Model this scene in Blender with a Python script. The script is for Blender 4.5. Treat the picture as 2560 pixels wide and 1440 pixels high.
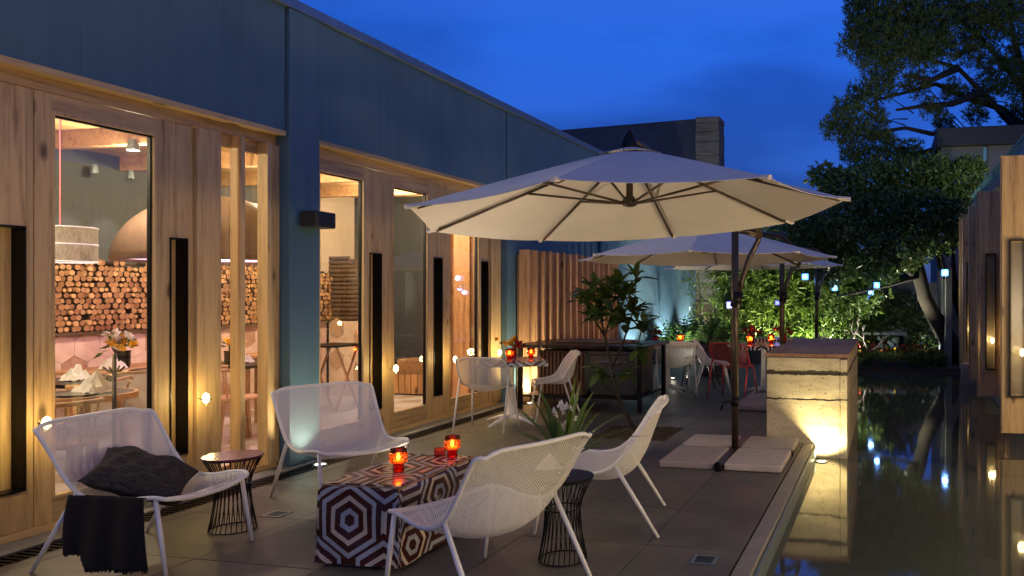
import bpy, math, random
from mathutils import Vector, Matrix
R = math.radians
random.seed(7)
scene = bpy.context.scene
for o in list(bpy.data.objects):
    bpy.data.objects.remove(o)
col = scene.collection

# ------------------------------------------------------------------ camera
EYE = 1.5
YAW = math.atan(455 / 2000)          # view axis turned left of the facade's direction
cam_data = bpy.data.cameras.new('camera')
cam_data.sensor_width = 36.0
cam_data.lens = 36.0 * 2000 / 2560
cam_data.shift_x = (1280 - 1765) / 2560
cam_data.shift_y = 10 / 2560
cam_data.clip_start = 0.05
cam_data.clip_end = 2000
cam = bpy.data.objects.new('camera', cam_data)
cam.location = (0, 0, EYE)
cam.rotation_euler = (R(90), 0, YAW)
col.objects.link(cam)
scene.camera = cam

# ------------------------------------------------------------------ world (dusk sky)
world = bpy.data.worlds.new('World')
scene.world = world
world.use_nodes = True
wt = world.node_tree
wt.nodes.clear()
w_out = wt.nodes.new('ShaderNodeOutputWorld')
w_bg = wt.nodes.new('ShaderNodeBackground')
sky = wt.nodes.new('ShaderNodeTexSky')
sky.sky_type = 'NISHITA'
sky.sun_disc = False
sky.sun_elevation = R(1.0)
sky.sun_rotation = R(200)
sky.air_density = 1.0
sky.dust_density = 0.3
sky.ozone_density = 6.0
tint = wt.nodes.new('ShaderNodeMix'); tint.data_type = 'RGBA'; tint.blend_type = 'MULTIPLY'
tint.inputs[0].default_value = 1.0
tint.inputs[7].default_value = (0.5, 1.1, 2.0, 1)
# deep blue of the late dusk, paling a little towards the horizon
w_geo = wt.nodes.new('ShaderNodeTexCoord'); w_sep = wt.nodes.new('ShaderNodeSeparateXYZ')
w_grad = wt.nodes.new('ShaderNodeValToRGB')
for e, (p_, c_) in zip(list(w_grad.color_ramp.elements) + [w_grad.color_ramp.elements.new(0.25)], ((0.0, (0.24, 0.42, 1.45)), (1.0, (0.10, 0.55, 2.4)), (0.30, (0.13, 0.70, 3.45)))):
    e.position = p_; e.color = (*c_, 1)
addb = wt.nodes.new('ShaderNodeMix'); addb.data_type = 'RGBA'; addb.blend_type = 'ADD'; addb.inputs[0].default_value = 1.0
# faint dark evening cloud banks
w_tc = wt.nodes.new('ShaderNodeTexCoord')
w_map = wt.nodes.new('ShaderNodeMapping'); w_map.inputs[3].default_value = (1.0, 1.0, 3.2)
w_noise = wt.nodes.new('ShaderNodeTexNoise'); w_noise.inputs['Scale'].default_value = 1.9
w_noise.inputs['Detail'].default_value = 5; w_noise.inputs['Roughness'].default_value = 0.5
w_ramp = wt.nodes.new('ShaderNodeValToRGB')
w_ramp.color_ramp.elements[0].position = 0.44; w_ramp.color_ramp.elements[0].color = (1, 1, 1, 1)
w_ramp.color_ramp.elements[1].position = 0.60; w_ramp.color_ramp.elements[1].color = (0.62, 0.62, 0.66, 1)
cl = wt.nodes.new('ShaderNodeMix'); cl.data_type = 'RGBA'; cl.blend_type = 'MULTIPLY'; cl.inputs[0].default_value = 1.0
L = wt.links.new
L(sky.outputs[0], tint.inputs[6])
L(w_tc.outputs['Generated'], w_map.inputs[0]); L(w_map.outputs[0], w_noise.inputs['Vector'])
L(w_noise.outputs[0], w_ramp.inputs[0])
L(w_geo.outputs['Generated'], w_sep.inputs[0]); L(w_sep.outputs[2], w_grad.inputs[0])
L(tint.outputs[2], addb.inputs[6]); L(w_grad.outputs[0], addb.inputs[7])
L(addb.outputs[2], cl.inputs[6]); L(w_ramp.outputs[0], cl.inputs[7])
L(cl.outputs[2], w_bg.inputs[0])
w_bg.inputs[1].default_value = 0.15
L(w_bg.outputs[0], w_out.inputs[0])

# last glow of the sun below the horizon, behind the viewer
sun_d = bpy.data.lights.new('sun', 'SUN'); sun_d.energy = 0.02; sun_d.angle = R(40); sun_d.color = (0.7, 0.8, 1.0)
sun = bpy.data.objects.new('sun', sun_d); sun.rotation_euler = (R(55), 0, R(20)); col.objects.link(sun)

scene.view_settings.view_transform = 'Standard'
scene.view_settings.look = 'None'
scene.view_settings.exposure = 0.0
scene.view_settings.gamma = 1.0
scene.view_settings.use_curve_mapping = False
scene.cycles.use_denoising = True
scene.cycles.max_bounces = 8
scene.cycles.transparent_max_bounces = 24
scene.cycles.sample_clamp_indirect = 6.0
scene.cycles.caustics_reflective = False
scene.cycles.caustics_refractive = False

_c, _s = math.cos(YAW), math.sin(YAW)
def P(x, y, t):
    """point seen at photo pixel (x, y) at t metres in front of the eye"""
    u = (x - 1765) / 2000; v = (730 - y) / 2000
    return Vector(((-_s + u * _c) * t, (_c + u * _s) * t, EYE + v * t))

# ------------------------------------------------------------------ node helpers
class NT:
    def __init__(self, name):
        self.m = bpy.data.materials.new(name); self.m.use_nodes = True
        self.t = self.m.node_tree; self.t.nodes.clear()
        self.out = self.t.nodes.new('ShaderNodeOutputMaterial')
    def n(self, typ, **kw):
        nd = self.t.nodes.new('ShaderNode' + typ)
        for k, v in kw.items(): setattr(nd, k, v)
        return nd
    def link(self, a, b): self.t.links.new(a, b)
    def put(self, sock, v):
        if isinstance(v, bpy.types.NodeSocket): self.link(v, sock)
        elif v is not None: sock.default_value = v
    def math(self, op, a, b=None, c=None):
        nd = self.n('Math', operation=op)
        self.put(nd.inputs[0], a); self.put(nd.inputs[1], b)
        if c is not None: self.put(nd.inputs[2], c)
        return nd.outputs[0]
    def noise(self, vec, scale, detail=4, rough=0.55, dist=0.0):
        nd = self.n('TexNoise'); self.put(nd.inputs['Vector'], vec)
        nd.inputs['Scale'].default_value = scale; nd.inputs['Detail'].default_value = detail
        nd.inputs['Roughness'].default_value = rough; nd.inputs['Distortion'].default_value = dist
        return nd.outputs[0]
    def coords(self, which='Object', scale=(1, 1, 1), loc=(0, 0, 0)):
        tc = self.n('TexCoord'); mp = self.n('Mapping')
        self.link(tc.outputs[which], mp.inputs[0]); mp.inputs[3].default_value = scale; mp.inputs[1].default_value = loc
        return mp.outputs[0]
    def ramp(self, fac, stops):
        nd = self.n('ValToRGB'); self.put(nd.inputs[0], fac)
        cr = nd.color_ramp
        while len(cr.elements) < len(stops): cr.elements.new(0.5)
        for e, (p, c) in zip(cr.elements, stops):
            e.position = p; e.color = (*c, 1) if len(c) == 3 else c
        return nd.outputs[0]
    def mixc(self, fac, a, b, mode='MIX'):
        nd = self.n('Mix', data_type='RGBA', blend_type=mode)
        self.put(nd.inputs[0], fac)
        for s, v in ((nd.inputs[6], a), (nd.inputs[7], b)):
            self.put(s, (*v, 1) if isinstance(v, tuple) and len(v) == 3 else v)
        return nd.outputs[2]
    def bump(self, h, strength=0.3, dist=0.01):
        nd = self.n('Bump'); self.put(nd.inputs['Height'], h)
        nd.inputs['Strength'].default_value = strength; nd.inputs['Distance'].default_value = dist
        return nd.outputs[0]
    def bsdf(self, color, rough=0.5, metal=0.0, normal=None, emis=None, estr=0.0, spec=None, ior=None):
        b = self.n('BsdfPrincipled')
        self.put(b.inputs['Base Color'], (*color, 1) if isinstance(color, tuple) and len(color) == 3 else color)
        self.put(b.inputs['Roughness'], rough); b.inputs['Metallic'].default_value = metal
        if normal is not None: self.link(normal, b.inputs['Normal'])
        if emis is not None:
            self.put(b.inputs['Emission Color'], (*emis, 1) if isinstance(emis, tuple) else emis)
            b.inputs['Emission Strength'].default_value = estr
        if spec is not None: b.inputs['Specular IOR Level'].default_value = spec
        if ior is not None: b.inputs['IOR'].default_value = ior
        return b.outputs[0]
    def mixs(self, fac, a, b):
        nd = self.n('MixShader'); self.put(nd.inputs[0], fac); self.link(a, nd.inputs[1]); self.link(b, nd.inputs[2])
        return nd.outputs[0]
    def done(self, sh): self.link(sh, self.out.inputs[0]); return self.m
    def rnd(self): return self.n('ObjectInfo').outputs['Random']

def plain(name, color, rough=0.5, metal=0.0, var=0.12, scale=6.0, bump=0.0):
    k = NT(name); v = k.coords()
    nz = k.noise(v, scale, 5)
    a = tuple(max(0, c * (1 - var)) for c in color); b = tuple(min(1, c * (1 + var)) for c in color)
    cc = k.ramp(nz, [(0.3, a), (0.7, b)])
    nrm = k.bump(k.noise(v, scale * 9, 3), bump, 0.004) if bump else None
    rr = k.math('MULTIPLY_ADD', nz, 0.16, rough - 0.08)
    return k.done(k.bsdf(cc, rr, metal, nrm))

def wood(name, light, dark, axis=2, rough=0.55, knots=True, stretch=14, rnd_amt=0.16, scale=1.0):
    """straight-grained boards, grain along the given object axis"""
    k = NT(name)
    sc = [stretch * scale] * 3; sc[axis] = 0.9 * scale
    rn = k.rnd()
    tc = k.n('TexCoord'); mp = k.n('Mapping'); k.link(tc.outputs['Object'], mp.inputs[0]); mp.inputs[3].default_value = sc
    off = k.n('CombineXYZ'); ro = k.math('MULTIPLY', rn, 37.0)
    for i in range(3): k.link(ro, off.inputs[i])
    k.link(off.outputs[0], mp.inputs[1])
    v = mp.outputs[0]
    g1 = k.noise(v, 1.1, 6, 0.6, 0.6)
    g2 = k.noise(v, 5.0, 3, 0.5, 0.2)
    g = k.math('MULTIPLY_ADD', g2, 0.35, k.math('MULTIPLY', g1, 0.75))
    cc = k.ramp(g, [(0.38, tuple(c * .8 for c in dark)), (0.47, tuple(.5*(a+b) for a, b in zip(light, dark))), (0.56, light), (0.72, tuple(min(1, c * 1.14) for c in light))])
    if knots:
        s2 = [3.6] * 3; s2[axis] = 1.5
        mp2 = k.n('Mapping'); k.link(tc.outputs['Object'], mp2.inputs[0]); mp2.inputs[3].default_value = s2; k.link(off.outputs[0], mp2.inputs[1])
        vo = k.n('TexVoronoi'); k.link(mp2.outputs[0], vo.inputs['Vector']); vo.inputs['Scale'].default_value = 1.25
        kn = k.ramp(vo.outputs['Distance'], [(0.06, (1, 1, 1)), (0.15, (0, 0, 0))])
        cc = k.mixc(kn, cc, tuple(c * 0.42 for c in dark))
    br = k.math('MULTIPLY_ADD', rn, rnd_amt * 2, 1 - rnd_amt)
    hs = k.n('HueSaturation'); k.link(cc, hs.inputs['Color']); k.link(br, hs.inputs['Value'])
    return k.done(k.bsdf(hs.outputs[0], rough, 0, k.bump(g, 0.25, 0.004)))

def emit(name, color, strength, base=(0.8, 0.8, 0.8)):
    k = NT(name)
    return k.done(k.bsdf(base, 0.4, 0, None, color, strength))

def glass_thin(name, tint_c=(0.93, 0.95, 0.95), f0=0.05):
    k = NT(name)
    tr = k.n('BsdfTransparent'); tr.inputs[0].default_value = (*tint_c, 1)
    gl = k.n('BsdfGlossy'); gl.inputs['Roughness'].default_value = 0.0; gl.inputs[0].default_value = (1, 1, 1, 1)
    ge = k.n('NewGeometry'); dt = k.n('VectorMath', operation='DOT_PRODUCT'); k.link(ge.outputs['Incoming'], dt.inputs[0]); k.link(ge.outputs['Normal'], dt.inputs[1])
    fc = k.math('MULTIPLY_ADD', k.math('POWER', k.math('SUBTRACT', 1.0, k.math('ABSOLUTE', dt.outputs['Value'])), 5.0), 1 - f0, f0)
    return k.done(k.mixs(fc, tr.outputs[0], gl.outputs[0]))

# ------------------------------------------------------------------ mesh helpers
class MB:
    def __init__(self): self.v = []; self.f = []; self.uv = None; self.smooth = False
    def add(self, vs, fs):
        b = len(self.v); self.v += [tuple(p) for p in vs]; self.f += [tuple(i + b for i in q) for q in fs]; return self
    def box(self, x0, x1, y0, y1, z0, z1):
        return self.add([(x0,y0,z0),(x1,y0,z0),(x1,y1,z0),(x0,y1,z0),(x0,y0,z1),(x1,y0,z1),(x1,y1,z1),(x0,y1,z1)],
                        [(0,3,2,1),(4,5,6,7),(0,1,5,4),(1,2,6,5),(2,3,7,6),(3,0,4,7)])
    def hexa(self, p):   # eight corners, bottom four then top four
        return self.add(p, [(0,3,2,1),(4,5,6,7),(0,1,5,4),(1,2,6,5),(2,3,7,6),(3,0,4,7)])
    def tube(self, pts, r, n=8, cap=True, closed=False):
        pts = [Vector(p) for p in pts]; m = len(pts)
        rs = r if isinstance(r, (list, tuple)) else [r] * m
        b = len(self.v); ref = None
        for i, p in enumerate(pts):
            if closed: d = pts[(i + 1) % m] - pts[i - 1]
            else: d = pts[min(i + 1, m - 1)] - pts[max(i - 1, 0)]
            d = d.normalized() if d.length > 1e-9 else Vector((0, 0, 1))
            if ref is None: ref = Vector((0, 0, 1)) if abs(d.z) < 0.9 else Vector((1, 0, 0))
            a = d.cross(ref)
            if a.length < 1e-5: a = d.orthogonal()
            a.normalize(); c = a.cross(d).normalized(); ref = c
            for j in range(n):
                q = 2 * math.pi * j / n
                self.v.append(tuple(p + (a * math.cos(q) + c * math.sin(q)) * rs[i]))
        segs = m if closed else m - 1
        for i in range(segs):
            i2 = (i + 1) % m
            for j in range(n):
                j2 = (j + 1) % n
                self.f.append((b + i*n + j, b + i*n + j2, b + i2*n + j2, b + i2*n + j))
        if cap and not closed:
            self.f.append(tuple(b + j for j in range(n))[::-1]); self.f.append(tuple(b + (m-1)*n + j for j in range(n)))
        return self
    def lathe(self, prof, n=20, c=(0, 0, 0), cap0=False, cap1=False):
        b = len(self.v)
        for (r, z) in prof:
            for j in range(n):
                q = 2 * math.pi * j / n
                self.v.append((c[0] + r*math.cos(q), c[1] + r*math.sin(q), c[2] + z))
        for i in range(len(prof) - 1):
            for j in range(n):
                j2 = (j + 1) % n
                self.f.append((b+i*n+j, b+i*n+j2, b+(i+1)*n+j2, b+(i+1)*n+j))
        if cap0: self.f.append(tuple(b + j for j in range(n))[::-1])
        if cap1: self.f.append(tuple(b + (len(prof)-1)*n + j for j in range(n)))
        return self
    def grid(self, rows):
        b = len(self.v); h = len(rows); w = len(rows[0])
        for r in rows: self.v += [tuple(p) for p in r]
        for i in range(h - 1):
            for j in range(w - 1):
                self.f.append((b+i*w+j, b+i*w+j+1, b+(i+1)*w+j+1, b+(i+1)*w+j))
        return self
    def prism(self, poly, z0, z1):
        n = len(poly); b = len(self.v)
        self.v += [(x, y, z0) for x, y in poly] + [(x, y, z1) for x, y in poly]
        self.f.append(tuple(b + i for i in range(n))[::-1]); self.f.append(tuple(b + n + i for i in range(n)))
        for i in range(n):
            j = (i + 1) % n; self.f.append((b+i, b+j, b+n+j, b+n+i))
        return self
    def mesh(self, name, mat, smooth=False, uvs=None):
        me = bpy.data.meshes.new(name); me.from_pydata(self.v, [], self.f)
        if mat is not None: me.materials.append(mat)
        if smooth: me.polygons.foreach_set('use_smooth', [True] * len(me.polygons))
        if uvs is not None:
            l = me.uv_layers.new(name='UVMap')
            for lp in me.loops: l.data[lp.index].uv = uvs[lp.vertex_index]
        me.update(); return me
    def build(self, name, mat, parent=None, smooth=False, world=False, bevel=0, solid=0, uvs=None, label=None, cat=None, group=None, kind=None):
        return obj(name, self.mesh(name, mat, smooth, uvs), parent, world, bevel, solid, label, cat, group, kind)

def obj(name, me, parent=None, world=False, bevel=0, solid=0, label=None, cat=None, group=None, kind=None):
    o = bpy.data.objects.new(name, me); col.objects.link(o)
    if parent is not None:
        o.parent = parent
        if world:
            w = Vector((0, 0, 0)); q = parent
            while q is not None: w += q.location; q = q.parent
            o.location = -w
    if solid:
        sm = o.modifiers.new('thickness', 'SOLIDIFY'); sm.thickness = solid; sm.offset = 0
    if bevel:
        bm = o.modifiers.new('edge', 'BEVEL'); bm.width = bevel; bm.segments = 2; bm.limit_method = 'ANGLE'
    tag(o, label, cat, group, kind)
    return o
def tag(o, label=None, cat=None, group=None, kind=None):
    if label: o['label'] = label
    if cat: o['category'] = cat
    if group: o['group'] = group
    if kind: o['kind'] = kind
    return o
def thing(name, label, cat, loc=(0, 0, 0), rz=0, group=None):
    o = bpy.data.objects.new(name, None); col.objects.link(o); o.empty_display_size = 0.1
    o.location = loc; o.rotation_euler = (0, 0, rz)
    return tag(o, label, cat, group)
def copy_tree(o, parent=None):
    c = o.copy(); col.objects.link(c); c.parent = parent
    for ch in list(o.children): copy_tree(ch, c)
    return c
def dup(o, loc, rz=0, label=None, group=None):
    c = copy_tree(o); c.location = loc; c.rotation_euler = (0, 0, rz)
    if label: c['label'] = label
    if group: c['group'] = group
    return c
def lamp(kind, loc, energy, color, radius=0.03, spot=None, blend=0.5, target=None, parent=None, size=None):
    d = bpy.data.lights.new('light', kind); d.energy = energy; d.color = color
    if kind in ('POINT', 'SPOT'): d.shadow_soft_size = radius
    if kind == 'SPOT': d.spot_size = spot; d.spot_blend = blend
    if kind == 'AREA': d.shape = 'RECTANGLE'; d.size, d.size_y = size
    o = bpy.data.objects.new('light', d); col.objects.link(o); o.location = loc
    if target is not None:
        o.rotation_euler = (Vector(target) - Vector(loc)).to_track_quat('-Z', 'Y').to_euler()
    if parent is not None:
        o.parent = parent; o.location = Vector(loc) - parent.location
    return o
# ------------------------------------------------------------------ materials
M = {}
M['pine'] = wood('pine boards', (0.58, 0.385, 0.165), (0.37, 0.215, 0.08))
M['pine_h'] = wood('pine rails', (0.58, 0.385, 0.165), (0.37, 0.215, 0.08), axis=1)
M['larch'] = wood('larch battens', (0.56, 0.30, 0.13), (0.33, 0.155, 0.06), rnd_amt=0.25)
M['oak'] = wood('oiled oak', (0.40, 0.22, 0.10), (0.24, 0.12, 0.05), axis=1, knots=False)
M['dark_wood'] = wood('dark slats', (0.10, 0.055, 0.03), (0.05, 0.028, 0.016), knots=False)
def blue_paint():
    k = NT('weathered blue render'); v = k.n('NewGeometry').outputs['Position']
    nz = k.noise(v, 1.1, 7, 0.62)
    mp = k.n('Mapping'); k.link(v, mp.inputs[0]); mp.inputs[3].default_value = (5, 5, 0.28)
    n2 = k.noise(mp.outputs[0], 1.6, 6, 0.6)
    cc = k.ramp(k.math('MULTIPLY_ADD', n2, 0.45, k.math('MULTIPLY', nz, 0.55)), [(0.28, (0.060, 0.128, 0.165)), (0.5, (0.088, 0.172, 0.21)), (0.72, (0.115, 0.205, 0.24))])
    st = k.ramp(k.noise(mp.outputs[0], 3.5, 4, 0.7), [(0.56, (0, 0, 0)), (0.72, (1, 1, 1))])
    cc = k.mixc(k.math('MULTIPLY', st, 0.35), cc, (0.045, 0.085, 0.10))
    return k.done(k.bsdf(cc, 0.75, 0, k.bump(k.noise(v, 70, 4, 0.7), 0.35, 0.004)))
M['blue'] = blue_paint()
M['trim'] = plain('grey metal coping', (0.22, 0.27, 0.30), 0.4, 0.6)
M['black'] = plain('black steel', (0.012, 0.012, 0.013), 0.35, 0.7)
M['bronze'] = plain('bronze pole', (0.075, 0.055, 0.04), 0.35, 0.6)
M['white'] = plain('white powder coat', (0.84, 0.81, 0.75), 0.38, 0.0, 0.03)
M['glass'] = glass_thin('window glass')
def concrete(name, a, b, scale=1.5, rough=0.6, bump=0.2):
    k = NT(name); v = k.coords(); ow = k.n('TexCoord')
    rn = k.rnd(); geo = k.n('NewGeometry').outputs['Position']
    nz = k.noise(geo, scale, 7, 0.62); st = k.noise(geo, scale * 5, 4, 0.6, 0.8)
    mixv = k.math('MULTIPLY_ADD', st, 0.35, k.math('MULTIPLY', nz, 0.65))
    cc = k.ramp(mixv, [(0.32, a), (0.68, b)])
    hs = k.n('HueSaturation'); k.link(cc, hs.inputs['Color']); k.link(k.math('MULTIPLY_ADD', rn, 0.34, 0.83), hs.inputs['Value'])
    rr = k.math('MULTIPLY_ADD', nz, 0.3, rough - 0.15)
    return k.done(k.bsdf(hs.outputs[0], rr, 0, k.bump(st, bump, 0.006)))
M['tile'] = concrete('dark stone tile', (0.055, 0.050, 0.040), (0.145, 0.132, 0.108), 1.7, 0.5)
M['joint'] = plain('tile joint', (0.028, 0.025, 0.022), 0.9)
M['slab'] = concrete('pale concrete slab', (0.36, 0.31, 0.28), (0.50, 0.44, 0.40), 3.0, 0.75)
M['ground'] = plain('earth', (0.06, 0.05, 0.04), 0.95, 0, 0.3, 2.0, 0.3)
M['soil'] = plain('planting soil', (0.05, 0.032, 0.02), 0.95, 0, 0.5, 30, 0.8)
M['coping'] = concrete('pool coping stone', (0.13, 0.125, 0.11), (0.24, 0.225, 0.20), 6, 0.5)
def travertine():
    k = NT('travertine'); geo = k.n('NewGeometry').outputs['Position']
    mp = k.n('Mapping'); k.link(geo, mp.inputs[0]); mp.inputs[3].default_value = (3, 3, 9)
    nz = k.noise(mp.outputs[0], 1.0, 7, 0.65); pit = k.noise(mp.outputs[0], 9.0, 3, 0.5)
    cc = k.ramp(nz, [(0.28, (0.34, 0.27, 0.16)), (0.55, (0.52, 0.44, 0.29)), (0.8, (0.62, 0.55, 0.40))])
    pitm = k.ramp(pit, [(0.27, (0.25, 0.25, 0.25)), (0.36, (1, 1, 1))])
    cc = k.mixc(1.0, cc, pitm, 'MULTIPLY')
    sx = k.n('SeparateXYZ'); k.link(geo, sx.inputs[0])
    jag = k.noise(geo, 14.0, 5, 0.7)
    for zc, wd in ((0.434, 0.007), (0.695, 0.020)):
        dz = k.math('ABSOLUTE', k.math('SUBTRACT', k.math('MULTIPLY_ADD', jag, 0.05, sx.outputs[2]), zc + 0.025))
        cc = k.mixc(k.math('LESS_THAN', dz, k.math('MULTIPLY', k.noise(geo, 6.0, 3), wd * 2)), cc, (0.05, 0.036, 0.02))
    h = k.math('MULTIPLY_ADD', pitm, 0.6, nz)
    return k.done(k.bsdf(cc, 0.7, 0, k.bump(h, 0.7, 0.012)))
M['travertine'] = travertine()
M['dark_stone'] = concrete('dark cladding stone', (0.05, 0.05, 0.055), (0.10, 0.10, 0.105), 2.0, 0.8)
def water():
    k = NT('pool water'); v = k.n('NewGeometry').outputs['Position']
    mp = k.n('Mapping'); k.link(v, mp.inputs[0]); mp.inputs[3].default_value = (1.0, 0.6, 1)
    h = k.noise(mp.outputs[0], 2.2, 2, 0.5)
    return k.done(k.bsdf((0.060, 0.063, 0.050), 0.045, 0, k.bump(h, 0.06, 0.03), ior=1.5, spec=0.6))
M['water'] = water()

# ------------------------------------------------------------------ ground, terrace, pool
MB().box(-300, 300, -200, 400, -1.2, -0.9).build('ground', M['ground'], kind='structure')
PX0, PX1, WZ = -0.69, 1.42, -0.14       # pool sides, water level
floor = MB().box(-4.72, -0.82, -3, 21.5, -0.9, -0.012).build('terrace_floor', M['joint'], kind='structure')
xs = [-4.715, -4.6, -3.8, -3.0, -2.2, -1.4, -0.825]
ys = [4.55 + 0.8 * i for i in range(-6, 21)]
tile_mesh = {}
for i in range(len(xs) - 1):
    for j in range(len(ys) - 1):
        if i == 3 and abs(ys[j] - 7.75) < 0.01: continue           # tree pit
        w = round(xs[i + 1] - xs[i] - 0.005, 4)
        if w not in tile_mesh:
            tile_mesh[w] = MB().box(-w / 2, w / 2, -0.3975, 0.3975, -0.02, 0.0).mesh('paving_tile', M['tile'])
        o = obj('paving_tile', tile_mesh[w], floor, bevel=0.002)
        o.location = ((xs[i] + xs[i + 1]) / 2, ys[j] + 0.4, random.uniform(-0.001, 0.001))
MB().box(-2.995, -2.205, 7.76, 8.54, -0.011, 0.006).build('soil_bed', M['soil'], kind='structure')
grv = MB()
for _ in range(900):
    x, y = random.uniform(-2.98, -2.22), random.uniform(7.78, 8.52); s = random.uniform(0.008, 0.02)
    grv.add([(x-s,y,0.006),(x,y-s*.7,0.008),(x+s,y,0.006),(x,y+s*.8,0.007),(x,y,0.006+s)], [(0,1,4),(1,2,4),(2,3,4),(3,0,4)])
grv.build('bark_mulch', M['soil'], label='dark bark mulch covering the square tree pit', cat='mulch', kind='stuff')
# drain channel along the facade
MB().box(-4.90, -4.722, -3, 21, -0.3, -0.045).build('drain_channel', M['black'], kind='structure')
dg = MB()
y = 2.0
while y < 14:
    dg.box(-4.885, -4.737, y, y + 0.018, -0.02, -0.004); y += 0.045
dg.box(-4.90, -4.885, 2, 14, -0.03, -0.003); dg.box(-4.737, -4.722, 2, 14, -0.03, -0.003)
dg.build('drain_grate', M['black'], label='black slotted drain grate running along the wooden doors', cat='drain', kind='stuff')
MB().box(-5.30, -4.905, -3, 10.2, -0.3, 0.006).build('threshold', M['coping'], kind='structure')
MB().box(-5.30, -4.905, 10.2, 21, -0.3, 0.003).build('wall_footing', M['tile'], kind='structure')
# pool
pe = MB().box(-0.815, -0.715, -3, 7.95, -0.9, -0.002)
pe.build('pool_edge', M['coping'], kind='structure', bevel=0.004)
MB().box(-0.708, -0.69, -3, 7.95, -0.9, -0.03).build('pool_trim', M['trim'], kind='structure')
MB().box(-0.688, 6.0, -3, 17.0, -0.16, WZ).build('pool_water', M['water'], kind='structure')
MB().box(-0.9, 9.0, 17.0, 40, -0.9, -0.06).build('garden_soil', M['soil'], kind='structure')
MB().box(-20.0, -0.95, 21.6, 40, -0.9, -0.03).build('garden_path', M['ground'], kind='structure')

# ------------------------------------------------------------------ restaurant building
B = thing('restaurant_building', 'long blue rendered restaurant with tall pine framed glass doors', 'building', (-5.2, 8, 0))
def part(name, mb, mat, parent=None, **kw):
    return mb.build(name, mat, parent or B, world=True, **kw)
FX = -5.0                       # face of the blue render
for y0, y1, x1 in ((-1.0, 5.85, FX - 0.012), (6.245, 9.885, FX - 0.006), (9.91, 13.40, FX), (13.42, 20.8, FX - 0.01)):
    part('fascia_panel', MB().box(-5.45, x1, y0, y1, 2.875, 3.93), M['blue'])
part('pillar', MB().box(-5.22, FX + 0.02, 5.87, 6.24, 0.008, 3.93), M['blue'], bevel=0.006)
part('wall', MB().box(-5.45, FX - 0.003, 9.91, 13.40, 0.008, 2.872), M['blue'])
part('wall', MB().box(-5.45, FX - 0.013, 13.42, 20.8, 0.008, 2.872), M['blue'])
part('coping', MB().box(-5.50, FX + 0.035, -1.0, 20.85, 3.932, 3.985), M['trim'], bevel=0.006)
part('coping', MB().box(-5.50, FX + 0.028, -1.0, 20.85, 3.986, 4.02), M['trim'])
part('roof', MB().box(-9.0, -5.5, -1.0, 20.8, 3.80, 3.90), M['trim'])
part('downpipe', MB().tube([(-4.95, 13.41, 0.01), (-4.95, 13.41, 3.9)], 0.045, 10), M['blue'])
WX = -5.12                      # face of the pine joinery
for y0, y1 in ((2.4, 5.86), (6.25, 9.9)):
    part('soffit_board', MB().box(WX - 0.10, FX - 0.006, y0, y1, 2.835, 2.873), M['pine_h'])
    part('header_beam', MB().box(WX - 0.13, WX + 0.012, y0, y1, 2.75, 2.834), M['pine_h'])
    part('sill_beam', MB().box(WX - 0.13, WX + 0.02, y0, y1, 0.007, 0.05), M['pine_h'])

NICHE = 0.10
def handle(parent, y0, y1, x=WX):
    """upright recessed steel pull: thin rim, deep black cheeks, pine back"""
    z0, z1, t = 0.29, 1.90, 0.010
    h = part('handle', MB().box(x - NICHE, x + .006, y0, y0 + t, z0, z1).box(x - NICHE, x + .006, y1 - t, y1, z0, z1)
             .box(x - NICHE, x + .006, y0 + t, y1 - t, z0, z0 + t).box(x - NICHE, x + .006, y0 + t, y1 - t, z1 - t, z1), M['black'], parent)
    part('back_panel', MB().box(x - NICHE - .012, x - NICHE - .001, y0, y1, z0, z1), M['pine'], parent)
    return h

def door(y0, g0, g1, y1, hy=None, label=None):
    """pine leaf from y0 to y1 with one pane from g0 to g1"""
    x0, x1 = WX - 0.06, WX
    zt, zb = 2.745, 0.055
    gt, gb = 2.635, 0.20
    d = part('door', MB().box(x0, x1, g0, g1, gt, zt), M['pine_h'])
    part('bottom_rail', MB().box(x0, x1, g0, g1, zb, gb), M['pine_h'], d)
    if label: d['label'] = label
    if g0 - y0 > 0.002: part('stile', MB().box(x0, x1 + 0.002, y0, g0, zb, zt), M['pine'], d)
    h0, h1 = hy
    sx1 = x1 + 0.002
    part('stile', MB().box(x0, sx1, g1, h0, zb, zt), M['pine'], d)          # the pull sits between two uprights
    part('stile', MB().box(x0, sx1 + .001, h1, y1, zb, zt), M['pine'], d)
    part('filler', MB().box(x0, sx1 - .001, h0, h1, 1.90, zt), M['pine'], d)
    part('filler', MB().box(x0, sx1 - .001, h0, h1, zb, 0.29), M['pine'], d)
    b = 0.018                                                      # glazing bead
    part('glazing_bead', MB().box(x0 + .01, x1 + .006, g0, g0 + b, gb, gt).box(x0 + .01, x1 + .006, g1 - b, g1, gb, gt)
         .box(x0 + .01, x1 + .006, g0 + b, g1 - b, gt - b, gt).box(x0 + .01, x1 + .006, g0 + b, g1 - b, gb, gb + b), M['pine'], d)
    part('gasket', MB().box(x0 + .012, x1 - .018, g0 + b, g0 + b + .012, gb + b, gt - b).box(x0 + .012, x1 - .018, g1 - b - .012, g1 - b, gb + b, gt - b)
         .box(x0 + .012, x1 - .018, g0 + b + .012, g1 - b - .012, gt - b - .012, gt - b), M['black'], d)
    part('glass_pane', MB().box(x0 + .026, x0 + .032, g0 + b + .001, g1 - b - .001, gb + b + .001, gt - b - .013), M['glass'], d)
    handle(d, h0 + .0005, h1 - .0005, x=WX + 0.003)
    return d
door(2.45, 2.60, 3.50, 3.872, (3.67, 3.83))
door(3.88, 3.985, 4.72, 5.03, (4.83, 4.985))
part('post', MB().box(WX - 0.13, WX + 0.035, 5.035, 5.262, 0.05, 2.75), M['pine'], bevel=0.004)
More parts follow.
